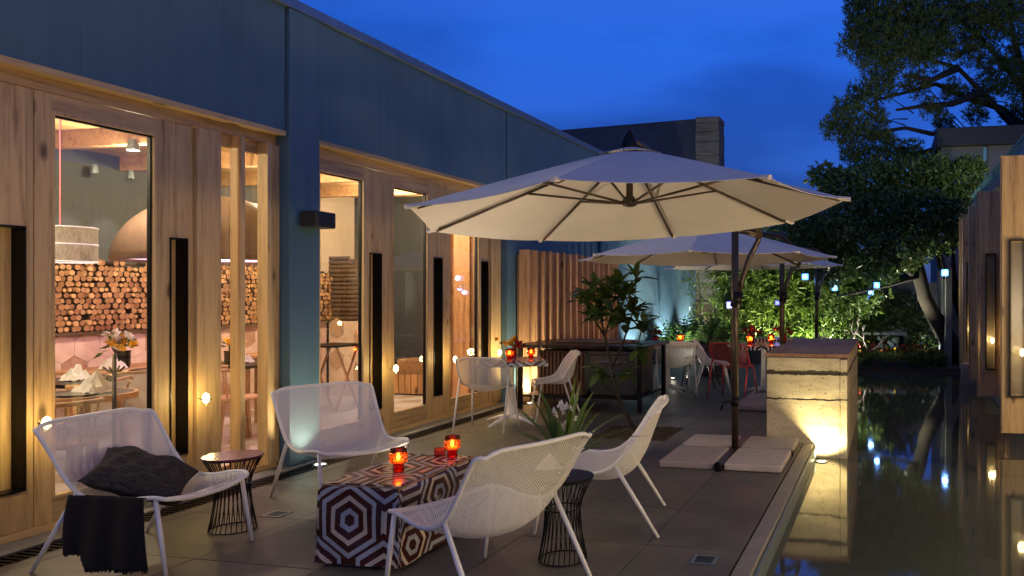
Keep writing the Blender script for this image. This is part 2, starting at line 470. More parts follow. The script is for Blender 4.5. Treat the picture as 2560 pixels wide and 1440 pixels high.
# side light with two projecting fins
sl = part('side_light', MB().box(-5.20, -5.152, 5.27, 5.86, 2.66, 2.75), M['pine_h'])
part('bottom_rail', MB().box(-5.20, -5.152, 5.27, 5.86, 0.05, 0.11), M['pine_h'], sl)
part('glass_pane', MB().box(-5.18, -5.174, 5.264, 5.866, 0.111, 2.659), M['glass'], sl)
part('jamb', MB().box(-5.20, -5.075, 5.755, 5.862, 0.051, 2.749), M['pine'])
for fy in (5.415, 5.70):
    part('fin', MB().box(-5.15, -5.05, fy, fy + 0.045, 0.051, 2.749), M['pine'])
door(6.26, 6.40, 7.06, 7.485, (7.14, 7.34))
door(7.49, 7.53, 8.20, 8.60, (8.31, 8.50))
door(8.605, 8.66, 9.37, 9.62, (9.42, 9.60))
part('post', MB().box(WX - 0.13, WX + 0.035, 9.625, 9.905, 0.05, 2.75), M['pine'], bevel=0.004)

# ------------------------------------------------------------------ dining room inside
def mosaic():
    k = NT('dining room floor'); geo = k.n('NewGeometry').outputs['Position']
    vo = k.n('TexVoronoi'); k.link(geo, vo.inputs['Vector']); vo.inputs['Scale'].default_value = 3.2
    sp = k.n('SeparateColor'); k.link(vo.outputs['Color'], sp.inputs[0])
    cc = k.ramp(sp.outputs[0], [(0.0, (0.72, 0.68, 0.66)), (0.45, (0.78, 0.74, 0.72)), (0.55, (0.46, 0.36, 0.28)), (1, (0.74, 0.69, 0.66))])
    return k.done(k.bsdf(cc, 0.35))
MB().box(-8.3, -5.305, -1, 13, -0.3, 0.0).build('interior_floor', mosaic(), kind='structure')
M['grey_wall'] = plain('grey interior wall', (0.060, 0.064, 0.067), 0.85, 0, 0.08, 2)
M['peach'] = plain('warm interior wall', (0.62, 0.46, 0.33), 0.85, 0, 0.06, 2)
wa = MB().box(-8.5, -8.3, -1, 10.4, 0, 3.8).build('interior_wall_back', M['grey_wall'], kind='structure')
MB().box(-8.3, -5.46, -1.2, -1.0, 0, 3.8).build('interior_wall_side', M['grey_wall'], kind='structure')
we = MB().box(-8.5, -5.46, 13.0, 13.2, 0, 3.8).build('interior_wall_end', M['peach'], kind='structure')
MB().box(-8.5, -8.3, 10.4, 13, 0, 3.8).build('interior_wall_return', M['peach'], kind='structure')
ceil = MB().box(-8.3, -5.46, -1, 13, 3.02, 3.06).build('interior_ceiling', M['pine_h'], kind='structure')
cb = MB().box(-0.14, 0.14, -7, 7, -0.02, 0).mesh('ceiling_board', M['pine_h'])
for i in range(10):
    o = obj('ceiling_board', cb, ceil); o.location = (-8.15 + 0.285 * i, 6, 3.018)
for yb in (4.6, 5.9, 7.2, 8.5, 9.8):
    MB().box(-8.3, -5.46, yb, yb + 0.1, 2.84, 2.997).build('ceiling_beam', M['oak'], ceil)

# log-stack wall: log ends above a hexagon-tiled dado
LW = thing('log_wall', 'stacked firewood wall of round cut log ends in the dining room', 'wall', (-7.9, 8, 0))
part('dado', MB().box(-8.3, -7.93, 4.5, 10.1, 0.0, 1.10), plain('pink lit grout', (0.62, 0.42, 0.36), 0.7), LW)  # pink of the lamp light is put into the dado colour
part('backing', MB().box(-8.3, -7.98, 4.5, 10.1, 1.101, 1.80), plain('dark log backing', (0.055, 0.028, 0.015), 0.9), LW)
part('ledge', MB().box(-7.99, -7.86, 4.5, 10.1, 1.075, 1.10), M['dark_wood'], LW)
def log_end():
    k = NT('log ends'); tc = k.n('TexCoord'); mp = k.n('Mapping'); k.link(tc.outputs['Object'], mp.inputs[0])
    sx = k.n('SeparateXYZ'); k.link(mp.outputs[0], sx.inputs[0])
    rr = k.math('SQRT', k.math('ADD', k.math('MULTIPLY', sx.outputs[1], sx.outputs[1]), k.math('MULTIPLY', sx.outputs[2], sx.outputs[2])))
    rg = k.math('SINE', k.math('MULTIPLY', rr, 26.0))
    rn = k.rnd()
    base = k.ramp(rn, [(0, (0.22, 0.10, 0.042)), (0.5, (0.36, 0.185, 0.08)), (1, (0.46, 0.26, 0.12))])
    cc = k.mixc(k.math('MULTIPLY_ADD', rg, 0.22, 0.24), base, (0.25, 0.10, 0.04))
    bark = k.math('GREATER_THAN', rr, 0.93)
    cc = k.mixc(bark, cc, (0.05, 0.028, 0.016))
    return k.done(k.bsdf(cc, 0.8))
LM = log_end()
lm = MB(); n = 12
lm.v = [(-1.0 * 0, 0, 0)]
lm.v = [(0.0, math.cos(2*math.pi*i/n), math.sin(2*math.pi*i/n)) for i in range(n)] + [(-1.0, math.cos(2*math.pi*i/n), math.sin(2*math.pi*i/n)) for i in range(n)]
lm.v += [(0.003, 0.9*math.cos(2*math.pi*i/n), 0.9*math.sin(2*math.pi*i/n)) for i in range(n)]
lm.f = [tuple(range(2*n, 3*n))] + [(i, (i+1)%n, 2*n+(i+1)%n, 2*n+i) for i in range(n)] + [(n+i, n+(i+1)%n, (i+1)%n, i) for i in range(n)]
log_me = lm.mesh('log', LM)
rng = random.Random(5)
logs = []
row_h = 0.0555
for row_i in range(14):
    zr = 1.132 + row_i * row_h
    y = 4.55 + (0.032 if row_i % 2 else 0)
    while y < 10.09:
        r = rng.uniform(0.0265, 0.0335) if rng.random() < .85 else rng.uniform(0.018, 0.024)
        top = 1.82 + 0.05 * math.sin(y * 6.1) + 0.03 * math.sin(y * 15)
        if zr < top and rng.random() > .015:
            logs.append((y + rng.uniform(-.004, .004), zr + rng.uniform(-.006, .006), r))
        y += 0.0635
def seen(l): return 0 if (6.05 < l[0] < 7.25 or 8.0 < l[0] < 8.72 or l[0] > 9.9) else 1
logs.sort(key=lambda l: (seen(l), -l[2]))
lx = -7.86
for (y, z, r) in logs[:300]:
    o = obj('log', log_me, LW); o.scale = (0.12, r, r); o.location = (lx + rng.uniform(-0.02, 0.02) + 7.9, y - 8, z)
    o.rotation_euler = (rng.uniform(0, 6), 0, 0)
st = MB()
for (y, z, r) in logs[300:]:
    x = lx + rng.uniform(-0.02, 0.02)
    st.add([(x - (1 if a == -1.0 else 0) * 0.12, y + b * r, z + c * r) for a, b, c in lm.v], lm.f)
bark_end = plain('sawn log ends', (0.50, 0.28, 0.13), 0.8, 0, 0.4, 12)
part('more_logs', st, bark_end, LW, kind='stuff')
# hexagon tiles on the dado
def hex_mesh(r, t, mat):
    m = MB(); pts = [(r*0.985*math.sin(math.pi/3*i), r*0.985*math.cos(math.pi/3*i)) for i in range(6)]
    m.v = [(0, a, b) for a, b in pts] + [(t, a, b) for a, b in pts]
    m.f = [tuple(range(6, 12))[::-1], tuple(range(6))] + [(i, (i+1)%6, 6+(i+1)%6, 6+i) for i in range(6)]
    return m.mesh('hexagon_tile', mat)
hx = {'l': plain('pink lit pale tile', (0.70, 0.50, 0.43), 0.45), 'd': plain('terracotta tile', (0.46, 0.26, 0.19), 0.45)}  # pale tile carries the pink lamp light in its colour
hr = 0.15; hme = {k2: hex_mesh(hr, 0.012, m2) for k2, m2 in hx.items()}
hw = hr * math.sqrt(3)
for row in range(5):
    for cc_ in range(20):
        y = 4.7 + cc_ * hw + (hw / 2 if row % 2 else 0); z = 0.94 - row * hr * 1.5
        if y > 9.95 or z - hr < 0: continue
        kk = 'd' if (cc_ * 2 + row * 3) % 5 == 0 or rng.random() < 0.12 else 'l'
        o = obj('hexagon_tile', hme[kk], LW); o.location = (-7.93 + 7.9 + 0.0005 * row, y - 8, z)
# pier with lengthwise logs and a hexagon-tiled foot
PR = thing('tiled_pier', 'pale pier with tan hexagon tiles under lengthwise stacked logs', 'pier', (-7.65, 10.3, 0))
pier_m = plain('pier render', (0.66, 0.52, 0.38), 0.8)
part('pier_foot', MB().box(-7.92, -7.40, 10.1, 10.5, 0.0, 1.08), pier_m, PR)
part('pier_edge', MB().box(-7.93, -7.905, 10.08, 10.1, 0.0, 1.08), M['black'], PR)
part('pier_back', MB().box(-7.92, -7.50, 10.2, 10.5, 1.081, 1.98), M['dark_wood'], PR)
hb = hex_mesh(0.15, 0.008, plain('tan tile', (0.45, 0.31, 0.19), 0.5))
for px_, pz in ((-7.77, 0.98), (-7.45, 0.80), (-7.77, 0.53), (-7.45, 0.36)):
    o = obj('hexagon_tile', hb, PR); o.location = (px_ + 7.65, 10.094 - 10.3, pz); o.rotation_euler = (0, 0, -math.pi / 2); o.scale = (1, 0.85 if px_ < -7.6 else 0.3, 1)
barkm = plain('log bark', (0.10, 0.06, 0.035), 0.9, 0, 0.4, 20, 0.6)
for i in range(15):
    z = 1.12 + i * 0.062
    xe = -7.42 if z < 1.6 else -7.42 - (z - 1.6) ** 2 * 1.2
    part('log', MB().tube([(-7.92, 10.14, z), (xe, 10.14 + rng.uniform(-.01, .01), z)], 0.031 + rng.uniform(-.004, .004), 10), barkm, PR)

# partitions seen through the doors beyond the pillar
GP = MB().box(-8.3, -6.40, 11.2, 11.32, 0, 3.01).build('interior_partition', M['grey_wall'], kind='structure')
pb = MB().box(-.07, .07, -.02, .02, .02, 2.98).mesh('board', M['larch'])
BP = thing('board_partition', 'pine board partition inside the last glass door', 'partition', (-5.9, 10.2, 0))
for i in range(7):
    o = obj('board', pb, BP); o.location = (-6.36 + 5.9 + i * .145, (i % 2) * .035, 0)
IP = thing('indoor_planter', 'wooden planter box with dark plants inside the middle door', 'planter', (-6.9, 10.6, 0))
for i in range(9):
    part('slat', MB().box(-7.35 + i*.1, -7.262 + i*.1, 10.38, 10.41, .02, .30), M['larch'], IP)
part('box', MB().box(-7.35, -6.46, 10.412, 10.9, .02, .29), M['dark_wood'], IP)
part('step', MB().box(-7.1, -6.5, 10.55, 10.95, .291, .50), M['oak'], IP)
# ------------------------------------------------------------------ furniture materials
def perforated(name, color, pitch=0.0145, hole=0.34):
    """perforated steel sheet: staggered round holes punched through (UV in metres)"""
    k = NT(name); tc = k.n('TexCoord'); sp = k.n('SeparateXYZ'); k.link(tc.outputs['UV'], sp.inputs[0])
    def lattice(ox, oy):
        a = k.math('SUBTRACT', k.math('FRACT', k.math('ADD', k.math('DIVIDE', sp.outputs[0], pitch), ox)), 0.5)
        b = k.math('SUBTRACT', k.math('FRACT', k.math('ADD', k.math('DIVIDE', sp.outputs[1], pitch), oy)), 0.5)
        return k.math('ADD', k.math('MULTIPLY', a, a), k.math('MULTIPLY', b, b))
    d = k.math('MINIMUM', lattice(0, 0), lattice(0.5, 0.5))
    h = k.math('LESS_THAN', d, hole * hole)
    tr = k.n('BsdfTransparent')
    nz = k.noise(k.coords(), 4, 3)
    cc = k.ramp(nz, [(0.3, tuple(c * 0.94 for c in color)), (0.7, color)])
    return k.done(k.mixs(h, k.bsdf(cc, 0.42), tr.outputs[0]))
M['perf_white'] = perforated('white perforated steel', (0.84, 0.81, 0.75), hole=0.22)
M['perf_red'] = perforated('red perforated steel', (0.42, 0.03, 0.03))
M['perf_dark'] = perforated('brown perforated steel', (0.12, 0.06, 0.04))
M['red'] = plain('red powder coat', (0.42, 0.03, 0.03), 0.38)

def hex_cloth():
    """printed oilcloth: nested hexagon rings in maroon, grey-blue and cream"""
    k = NT('hexagon print oilcloth'); tc = k.n('TexCoord'); sp = k.n('SeparateXYZ'); k.link(tc.outputs['UV'], sp.inputs[0])
    cw, ch = 0.42, 0.60
    def cell(ox, oy):
        a = k.math('ABSOLUTE', k.math('SUBTRACT', k.math('FRACT', k.math('ADD', k.math('DIVIDE', sp.outputs[0], cw), ox)), 0.5))
        b = k.math('ABSOLUTE', k.math('SUBTRACT', k.math('FRACT', k.math('ADD', k.math('DIVIDE', sp.outputs[1], ch), oy)), 0.5))
        return k.math('MAXIMUM', k.math('MULTIPLY', a, 2.0), k.math('ADD', k.math('MULTIPLY', a, 1.0), k.math('MULTIPLY', b, 2.25)))
    d = k.math('MINIMUM', cell(0, 0), cell(0.5, 0.5))
    mar, gr, cr = (0.055, 0.012, 0.009), (0.36, 0.37, 0.40), (0.55, 0.45, 0.34)
    st = [(0.0, mar), (0.13, gr), (0.25, mar), (0.40, cr), (0.51, mar), (0.66, gr), (0.77, mar), (0.92, cr), (1.0, mar)]
    nd = k.n('ValToRGB'); k.link(d, nd.inputs[0]); nd.color_ramp.interpolation = 'CONSTANT'
    while len(nd.color_ramp.elements) < len(st): nd.color_ramp.elements.new(0.5)
    for e, (p, c) in zip(nd.color_ramp.elements, st): e.position = p; e.color = (*c, 1)
    return k.done(k.bsdf(nd.outputs[0], 0.22, 0, k.bump(k.noise(k.coords(), 14, 3), 0.12, 0.01)))
M['cloth'] = hex_cloth()

# ------------------------------------------------------------------ perforated bucket chairs
def lerp_prof(P_, v):
    n = len(P_) - 1; i = min(int(v * n), n - 1); f = v * n - i
    p0, p1, p2, p3 = P_[max(i-1, 0)], P_[i], P_[i+1], P_[min(i+2, n)]
    out = []
    for a, b, c, d in zip(p0, p1, p2, p3):
        out.append(0.5 * ((2*b) + (c-a)*f + (2*a-5*b+4*c-d)*f*f + (3*b-a-3*c+d)*f**3))
    return out
def make_chair(name, label, cat, C_, E_, legs, shell_m, tube_m, nu=20, nv=36, r=0.011, rim_n=8):
    root = thing(name, label, cat)
    rows, uvs = [], []
    s = 0.0; prev = None
    for i in range(nv + 1):
        v = i / nv
        c = lerp_prof(C_, v); e = lerp_prof(E_, v)
        w = e[2]
        if v > 0.86: w *= 1 - 0.10 * ((v - 0.86) / 0.14) ** 2.5
        if v < 0.10: w *= 1 - 0.10 * ((0.10 - v) / 0.10) ** 2
        if prev: s += math.hypot(c[0] - prev[0], c[1] - prev[1])
        prev = c
        row = []
        for j in range(nu + 1):
            u = -1 + 2 * j / nu; a = abs(u) ** 2.2
            y = c[0] + (e[0] - c[0]) * a; z = c[1] + (e[1] - c[1]) * a
            if v > 0.9: z -= (abs(u) ** 8) * 0.03 * ((v - 0.9) / 0.1)
            row.append((u * w, y, z)); uvs.append((u * w, s))
        rows.append(row)
    MB().grid(rows).build('shell', shell_m, root, smooth=True, uvs=uvs)
    loop = [rows[i][0] for i in range(nv + 1)] + rows[-1][1:] + [rows[i][-1] for i in range(nv - 1, -1, -1)] + rows[0][-2:0:-1]
    MB().tube(loop, r, rim_n, closed=True).build('rim', tube_m, root, smooth=True)
    for (a, b) in legs:
        for sx in (-1, 1):
            p, q = Vector((sx * a[0], a[1], a[2])), Vector((sx * b[0], b[1], b[2]))
            MB().tube([p, p.lerp(q, 0.5), q], [r * 1.05, r * 1.15, r * 0.95], 8).build('leg', tube_m, root, smooth=True)
    return root
# centre line (y, z) and edge line (y, z, half width), front lip to top of back
LC = [(.385, .375), (.34, .39), (.22, .35), (.08, .30), (-.08, .285), (-.21, .335), (-.295, .45), (-.355, .60), (-.405, .735), (-.435, .785)]
LE = [(.36, .40, .31), (.31, .415, .32), (.21, .408, .33), (.08, .385, .34), (-.05, .395, .345), (-.145, .45, .355), (-.22, .54, .36), (-.29, .65, .365), (-.36, .75, .37), (-.40, .79, .37)]
LLEG = [((.31, .30, .405), (.315, .37, 0)), ((.35, -.13, .44), (.365, -.40, 0))]
ch = make_chair('lounge_chair', 'white perforated lounge chair holding a dark cushion and black throw', 'chair', LC, LE, LLEG, M['perf_white'], M['white'], r=0.0115)
GR = 'low white perforated lounge chairs round the patterned coffee table'
ch['group'] = GR
ch.location = (-4.09, 3.76, 0); ch.rotation_euler = (0, 0, R(-86))
dup(ch, (-3.88, 5.13, 0), R(-119), 'white perforated lounge chair standing beside the blue pillar', GR)
dup(ch, (-1.84, 4.97, 0), R(102.7), 'white perforated lounge chair between the tree pit and the leafy vase', GR)
dup(ch, (-1.99, 3.70, 0), R(68.8), 'white perforated lounge chair with its back to the pool, close against the coffee table', GR)

# ------------------------------------------------------------------ wire drum side tables
def wire_table(label, loc, top_m, h=0.47, rt=0.175, rb=0.135):
    t = thing('side_table', label, 'table', loc, 0, 'wire drum side tables')
    MB().lathe([(rt - .004, h - .012), (rt, h - .008), (rt, h - .002), (rt - .003, h)], 36, cap0=True, cap1=True).build('table_top', top_m, t, smooth=False)
    MB().lathe([(0, 0), (rb, 0)], 8)
    for k in range(28):
        q = 2 * math.pi * k / 28; q2 = q + 0.25
        pts = []
        for i in range(9):
            f = i / 8
            rr = rb + (0.098 - rb) * math.sin(f * math.pi / 2 / 0.62) if f < 0.62 else 0.098 + (rt * .95 - 0.098) * ((f - 0.62) / 0.38) ** 1.6
            qq = q + 0.25 * f
            pts.append((rr * math.cos(qq), rr * math.sin(qq), 0.006 + f * (h - 0.02)))
        MB().tube(pts, 0.0032, 5).build('wire', M['black'], t, smooth=True)
    for rr, z in ((rb, 0.006), (rt * .93, h - 0.016), (0.100, 0.29)):
        MB().tube([(rr*math.cos(2*math.pi*i/32), rr*math.sin(2*math.pi*i/32), z) for i in range(32)], 0.0045, 6, closed=True).build('ring', M['black'], t, smooth=True)
    return t
wire_table('wire drum side table with plum top beside the cushioned chair', (-4.04, 4.27, 0), plain('plum lacquer', (0.13, 0.03, 0.05), 0.25))
wire_table('wire drum side table with black top carrying the leafy vase', (-1.78, 4.20, 0), M['black'])

# ------------------------------------------------------------------ cushion and throw on the first chair
def to_world(loc, rz, p):
    return Vector((loc[0] + math.cos(rz)*p[0] - math.sin(rz)*p[1], loc[1] + math.sin(rz)*p[0] + math.cos(rz)*p[1], loc[2] + p[2]))
fab = NT('charcoal woven fabric'); fv = fab.coords(scale=(1, 1, 1))
fn = fab.noise(fab.coords(scale=(25, 140, 40)), 1.0, 3, 0.7)
M['charcoal'] = fab.done(fab.bsdf(fab.ramp(fn, [(0.35, (0.010, 0.008, 0.007)), (0.7, (0.075, 0.060, 0.05))]), 0.95, 0, fab.bump(fn, 0.8, 0.008)))
rows = []; N = 22
for i in range(N + 1):
    row = []
    for j in range(N + 1):
        u, v = -1 + 2*i/N, -1 + 2*j/N
        pinch = 1 - 0.10 * (1 - (1 - u*u)) * (1 - v*v) - 0.10 * (1 - (1 - v*v)) * (1 - u*u)
        th = 0.085 * ((1 - u**4) * (1 - v**4)) ** 0.55
        wr = 0.011 * math.sin(7*u + 5*v + 2*math.sin(3*v)) + 0.006 * math.sin(15*v - 7*u)
        row.append((u * 0.245 * pinch, v * 0.245 * pinch, th + wr * (th / 0.085)))
    rows.append(row)
cu = MB().grid(rows); nb = len(cu.v)
cu.v += [(x, y, -z * 0.8) for x, y, z in cu.v[:nb]]
cu.f += [tuple(i + nb for i in f)[::-1] for f in cu.f[:]]
cq = cu.build('cushion', M['charcoal'], smooth=True, label='charcoal woven cushion slumped on the white lounge chair', cat='cushion')
cq.location = (-4.13, 3.72, 0.455); cq.rotation_euler = (R(12), R(22), R(38))
# black throw hanging over the side edge of the seat
thr = []; NT_ = 26
for i in range(NT_ + 1):
    f = i / NT_
    row = []
    for j in range(25):
        g = j / 24
        lx_ = 0.30 - 0.44 * (1 - g) - 0.03
        fold = 0.010 * math.sin(g * 16 + f * 2) * min(1, f * 2)
        if f < 0.30:
            q = f / 0.30
            p = (0.10 + 0.245 * q, lx_, 0.34 + 0.085 * q ** 1.5)
        else:
            q = (f - 0.30) / 0.70
            drop = 0.36 + 0.03 * (g if g < 0.25 else 1 - (g - 0.25) * 0.35) - (0.05 if g < 0.2 else 0)
            p = (0.36 + fold + 0.012 * math.sin(q * 3), lx_ + 0.05 * q * (g - 0.5), 0.425 - drop * q + 0.004 * (random.random() if i == NT_ else 0))
        row.append(to_world((-4.09, 3.76, 0), R(-86), (p[0], p[1], p[2])))
    thr.append(row)
tm = MB().grid(thr)
for j in range(24):
    p = thr[-1][j]
    for k in range(3):
        q = p.lerp(thr[-1][j+1], k / 3); d = random.uniform(0.006, 0.02)
        tm.add([q, q + (thr[-1][j+1] - p) * 0.2, q + Vector((0, 0, -d))], [(0, 1, 2)])
tm.build('throw_blanket', plain('black wool', (0.008, 0.006, 0.007), 1.0, 0, 0.4, 40, 0.6), smooth=True, solid=0.008, label='black fringed throw hanging over the side of the white lounge chair', cat='blanket')

# ------------------------------------------------------------------ coffee table under oilcloth
def cloth_block(name, label, loc, rz, a, b, h, drop, group=None, cat='tablecloth', flare=0.01, off=(0, 0)):
    """cloth over a rectangular top a x b, hanging drop; UV unrolled in metres"""
    m = MB(); uvs = []
    nx, ny = 24, 34
    def coord(i, n, half): return -half - drop + (2*half + 2*drop) * i / n
    rows = []
    for i in range(ny + 1):
        row = []
        for j in range(nx + 1):
            p, q = coord(j, nx, a/2), coord(i, ny, b/2)
            ex, ey = max(0, abs(p) - a/2), max(0, abs(q) - b/2)
            x = max(-a/2, min(a/2, p)); y = max(-b/2, min(b/2, q))
            e = max(ex, ey)
            wav = 0.006 * math.sin(p * 21 + q * 17) * min(1, e / 0.15)
            fl = flare * e / max(drop, 1e-3)
            if ex: x += math.copysign(fl + wav + 0.004, p)
            if ey: y += math.copysign(fl - wav + 0.004, q)
            row.append((x, y, h - e)); uvs.append((p + off[0], q + off[1]))
        rows.append(row)
    m.grid(rows)
    o = m.build(name, M['cloth'], uvs=uvs, solid=0.003, label=label, cat=cat, group=group)
    o.location = loc; o.rotation_euler = (0, 0, rz); return o
ct = thing('coffee_table', 'low rectangular coffee table hidden beneath the patterned oilcloth', 'table', (-2.82, 4.25, 0), R(2))
MB().box(-.235, .235, -.42, .42, .40, .444).build('table_top', M['oak'], ct)
for sx in (-1, 1):
    for sy in (-1, 1):
        MB().box(sx*.2-.02, sx*.2+.02, sy*.38-.02, sy*.38+.02, 0, .399).build('leg', M['oak'], ct)
cloth_block('tablecloth', 'maroon and grey hexagon print oilcloth hanging to the floor over the coffee table', (-2.82, 4.25, 0), R(2), .48, .86, .449, .43, flare=0.012, off=(0.05, 0.02))

# ------------------------------------------------------------------ candles
def red_glass(name, c):
    k = NT(name)
    tr = k.n('BsdfTransparent'); tr.inputs[0].default_value = (*c, 1)
    tl = k.n('BsdfTranslucent'); tl.inputs[0].default_value = (*c, 1)
    gl = k.n('BsdfGlossy'); gl.inputs['Roughness'].default_value = 0.05
    fr = k.n('Fresnel'); fr.inputs[0].default_value = 1.45
    return k.done(k.mixs(fr.outputs[0], k.mixs(0.14, tr.outputs[0], tl.outputs[0]), gl.outputs[0]))
M['amber_glass'] = red_glass('amber glass', (1.0, 0.40, 0.14))
M['red_glass'] = red_glass('red glass', (0.95, 0.06, 0.03))
M['flame'] = emit('candle flame', (1.0, 0.62, 0.22), 60)
M['wax'] = emit('lit wax', (1.0, 0.18, 0.05), 1.2, (0.8, 0.3, 0.15))
def candle(label, loc, s=1.0, power=2.2, group='candle lights in red glass on the tables'):
    t = thing('candle_holder', label, 'candle', loc, 0, group)
    MB().lathe([(.028*s, 0), (.034*s, .006*s), (.030*s, .045*s), (.036*s, .05*s)], 20, cap0=True).build('base', M['red_glass'], t, smooth=True)
    MB().lathe([(.040*s, .05*s), (.048*s, .062*s), (.050*s, .09*s), (.045*s, .135*s)], 24).build('shade', M['amber_glass'], t, smooth=True, solid=0.003)
    MB().lathe([(.030*s, .052*s), (.030*s, .066*s)], 16, cap0=True, cap1=True).build('wax', M['wax'], t)
    MB().lathe([(.001, .068*s), (.010*s, .078*s), (.009*s, .092*s), (.001, .112*s)], 10).build('flame', M['flame'], t, smooth=True)
    lamp('POINT', (loc[0], loc[1], loc[2] + .095*s), power, (1.0, 0.45, 0.16), 0.012, parent=t)
    return t
candle('glowing amber candle glass on the near end of the coffee table cloth', (-2.79, 4.16, 0.451), 1.0)
candle('glowing amber candle glass beside the small red box on the coffee table', (-2.70, 4.60, 0.451), 1.0)
rb_ = MB().box(-.032, .032, -.024, .024, 0, .05).build('tealight_box', red_glass('coral acrylic', (1.0, 0.25, 0.16)), bevel=0.004, label='small coral acrylic box beside the candle on the coffee table', cat='box')
rb_.location = (-2.80, 4.62, 0.451); rb_.rotation_euler = (0, 0, R(20))

# ------------------------------------------------------------------ cantilever parasols
def fabric_mat():
    k = NT('off white canopy fabric')
    nz = k.noise(k.coords(), 3, 3)
    cc = k.ramp(nz, [(0.3, (0.66, 0.60, 0.54)), (0.7, (0.72, 0.66, 0.60))])
    d = k.bsdf(cc, 0.9)
    tl = k.n('BsdfTranslucent'); k.link(cc, tl.inputs[0])
    return k.done(k.mixs(0.06, d, tl.outputs[0]))
M['canopy'] = fabric_mat()
def parasol(label, pole, hub_off=(-0.37, -2.0), RAD=1.5, ze=2.034, apex=2.50, rot=0.058, tilt=(0.06, -0.027)):
    t = thing('parasol', label, 'parasol', (*pole, 0), 0, 'cantilever parasols in a row beside the pool')
    hx_, hy_ = hub_off
    n = 8
    # base: steel cross with four concrete slabs
    MB().box(-.52, .55, -.035, .035, .004, .045).build('cross_bar', M['bronze'], t)
    MB().box(-.035, .035, -.76, .56, .0045, .048).build('cross_bar', M['bronze'], t)
    for sx in (-1, 1):
        for sy in (-1, 1):
            x0, x1 = (sx*.045, sx*.53) if sx > 0 else (-.52, -.045)
            y0, y1 = (.045, .56) if sy > 0 else (-.75, -.045)
            MB().box(x0, x1, y0, y1, .003, .062).build('base_slab', M['slab'], t, bevel=.012)
    MB().box(-.02, .02, -.80, -.765, .0, .075).build('foot_knob', M['black'], t)
    MB().tube([(0, 0, .03), (0, 0, 2.3)], .034, 16).build('pole', M['bronze'], t, smooth=True)
    MB().tube([(0, 0, .44), (0, 0, .52)], .042, 16).tube([(-.04, 0, .48), (-.11, -.01, .47), (-.13, -.01, .40)], .011, 6).build('crank', M['black'], t, smooth=True)
    # arm: curved strut up to the boom, boom out to the hub
    top = Vector((hx_, hy_, apex + .07))
    j1 = Vector((.20, .12, ze - .05))
    MB().tube([(.03, .02, 1.45), (.06, .04, 1.62), (.12, .08, 1.82), j1, (.22, .10, ze + .06)], .026, 10).build('strut', M['bronze'], t, smooth=True)
    MB().tube([(.03, 0, 1.50), (-.0, 0, 1.36)], .05, 12).build('slider', M['black'], t, smooth=True)
    MB().tube([(.02, .0, ze + .05), (.12, .05, ze + .03), (.23, .11, ze - .01)], .035, 10).build('joint', M['bronze'], t, smooth=True)
    boom = [Vector((.22, .11, ze - .01)), Vector((.18, -.1, ze + .19)), Vector((.06, -.6, ze + .32)), Vector((hx_*.6, hy_*.6, ze + .37)), Vector((hx_*.9, hy_*.92, apex + .045)), top]
    MB().tube(boom, .030, 10).build('boom', M['bronze'], t, smooth=True)
    MB().lathe([(.05, apex - .01), (.055, apex + .03), (.045, apex + .08), (.02, apex + .13)], 14, (hx_, hy_, 0), cap1=True).build('finial', M['black'], t, smooth=True)
    MB().lathe([(.02, ze + .06), (.05, ze + .07), (.055, ze + .10), (.025, ze + .14), (.022, apex - .02)], 14, (hx_, hy_, 0), cap0=True).build('hub', M['bronze'], t, smooth=True)
    def pt(q, f, dz=0):
        r_ = RAD * f
        x, y = r_ * math.cos(q), r_ * math.sin(q)
        return Vector((hx_ + x, hy_ + y, apex + (ze - apex) * f ** 1.06 + tilt[0] * x + tilt[1] * y + dz))
    can = MB(); K = 10; S = 6
    rows = []
    for i in range(K + 1):
        f = 0.10 + 0.90 * i / K
        row = []
        for s in range(n):
            q0, q1 = rot + 2*math.pi*s/n, rot + 2*math.pi*(s+1)/n
            a, b = pt(q0, f), pt(q1, f)
            for k2 in range(S):
                g = k2 / S; p = a.lerp(b, g)
                sag = 4 * g * (1 - g)
                cen = Vector((hx_, hy_, p.z))
                p = p + (cen - p) * (0.022 * sag * f)
                p.z -= 0.022 * sag * f
                row.append(p)
        row.append(row[0]); rows.append(row)
    can.grid(rows)
    can.build('canopy', M['canopy'], t, solid=.003)
    # vent cap over the gap
    vr = []
    for f in (0.005, 0.08, 0.155):
        row = [pt(rot + 2*math.pi*s/n, f, .014) for s in range(n)]; row.append(row[0]); vr.append(row)
    MB().grid(vr).build('vent_cap', M['canopy'], t, solid=.003)
    for s in range(n):
        q = rot + 2*math.pi*s/n
        a, b = pt(q, .12, -.02), pt(q, .965, -.022)
        rb = MB().tube([a, a.lerp(b, .5), b], .011, 6).build('rib', M['bronze'], t, smooth=True)
        c = pt(q, .50, -.03)
        MB().tube([(hx_ + .04*math.cos(q), hy_ + .04*math.sin(q), ze + .085), c], .009, 6).build('strut', M['bronze'], rb, smooth=True)
        e = pt(q, 1.0)
        MB().tube([e + Vector((.02*math.cos(q), .02*math.sin(q), -.004)), pt(q, .955, -.012)], .016, 6).build('pocket', M['canopy'], t)
    return t
u1 = parasol('white cantilever parasol shading the lounge chairs and coffee table', (-1.39, 7.33))
parasol('middle white cantilever parasol, its base beside the stone counter', (-1.39, 10.72), hub_off=(-.69, -1.59), ze=1.89, apex=2.30, rot=.12, tilt=(.01, -.01))
parasol('farthest white cantilever parasol, next to the lit bamboo', (-1.30, 15.0), hub_off=(-.95, -1.6), ze=1.93, apex=2.36, rot=.02, tilt=(.01, 0))
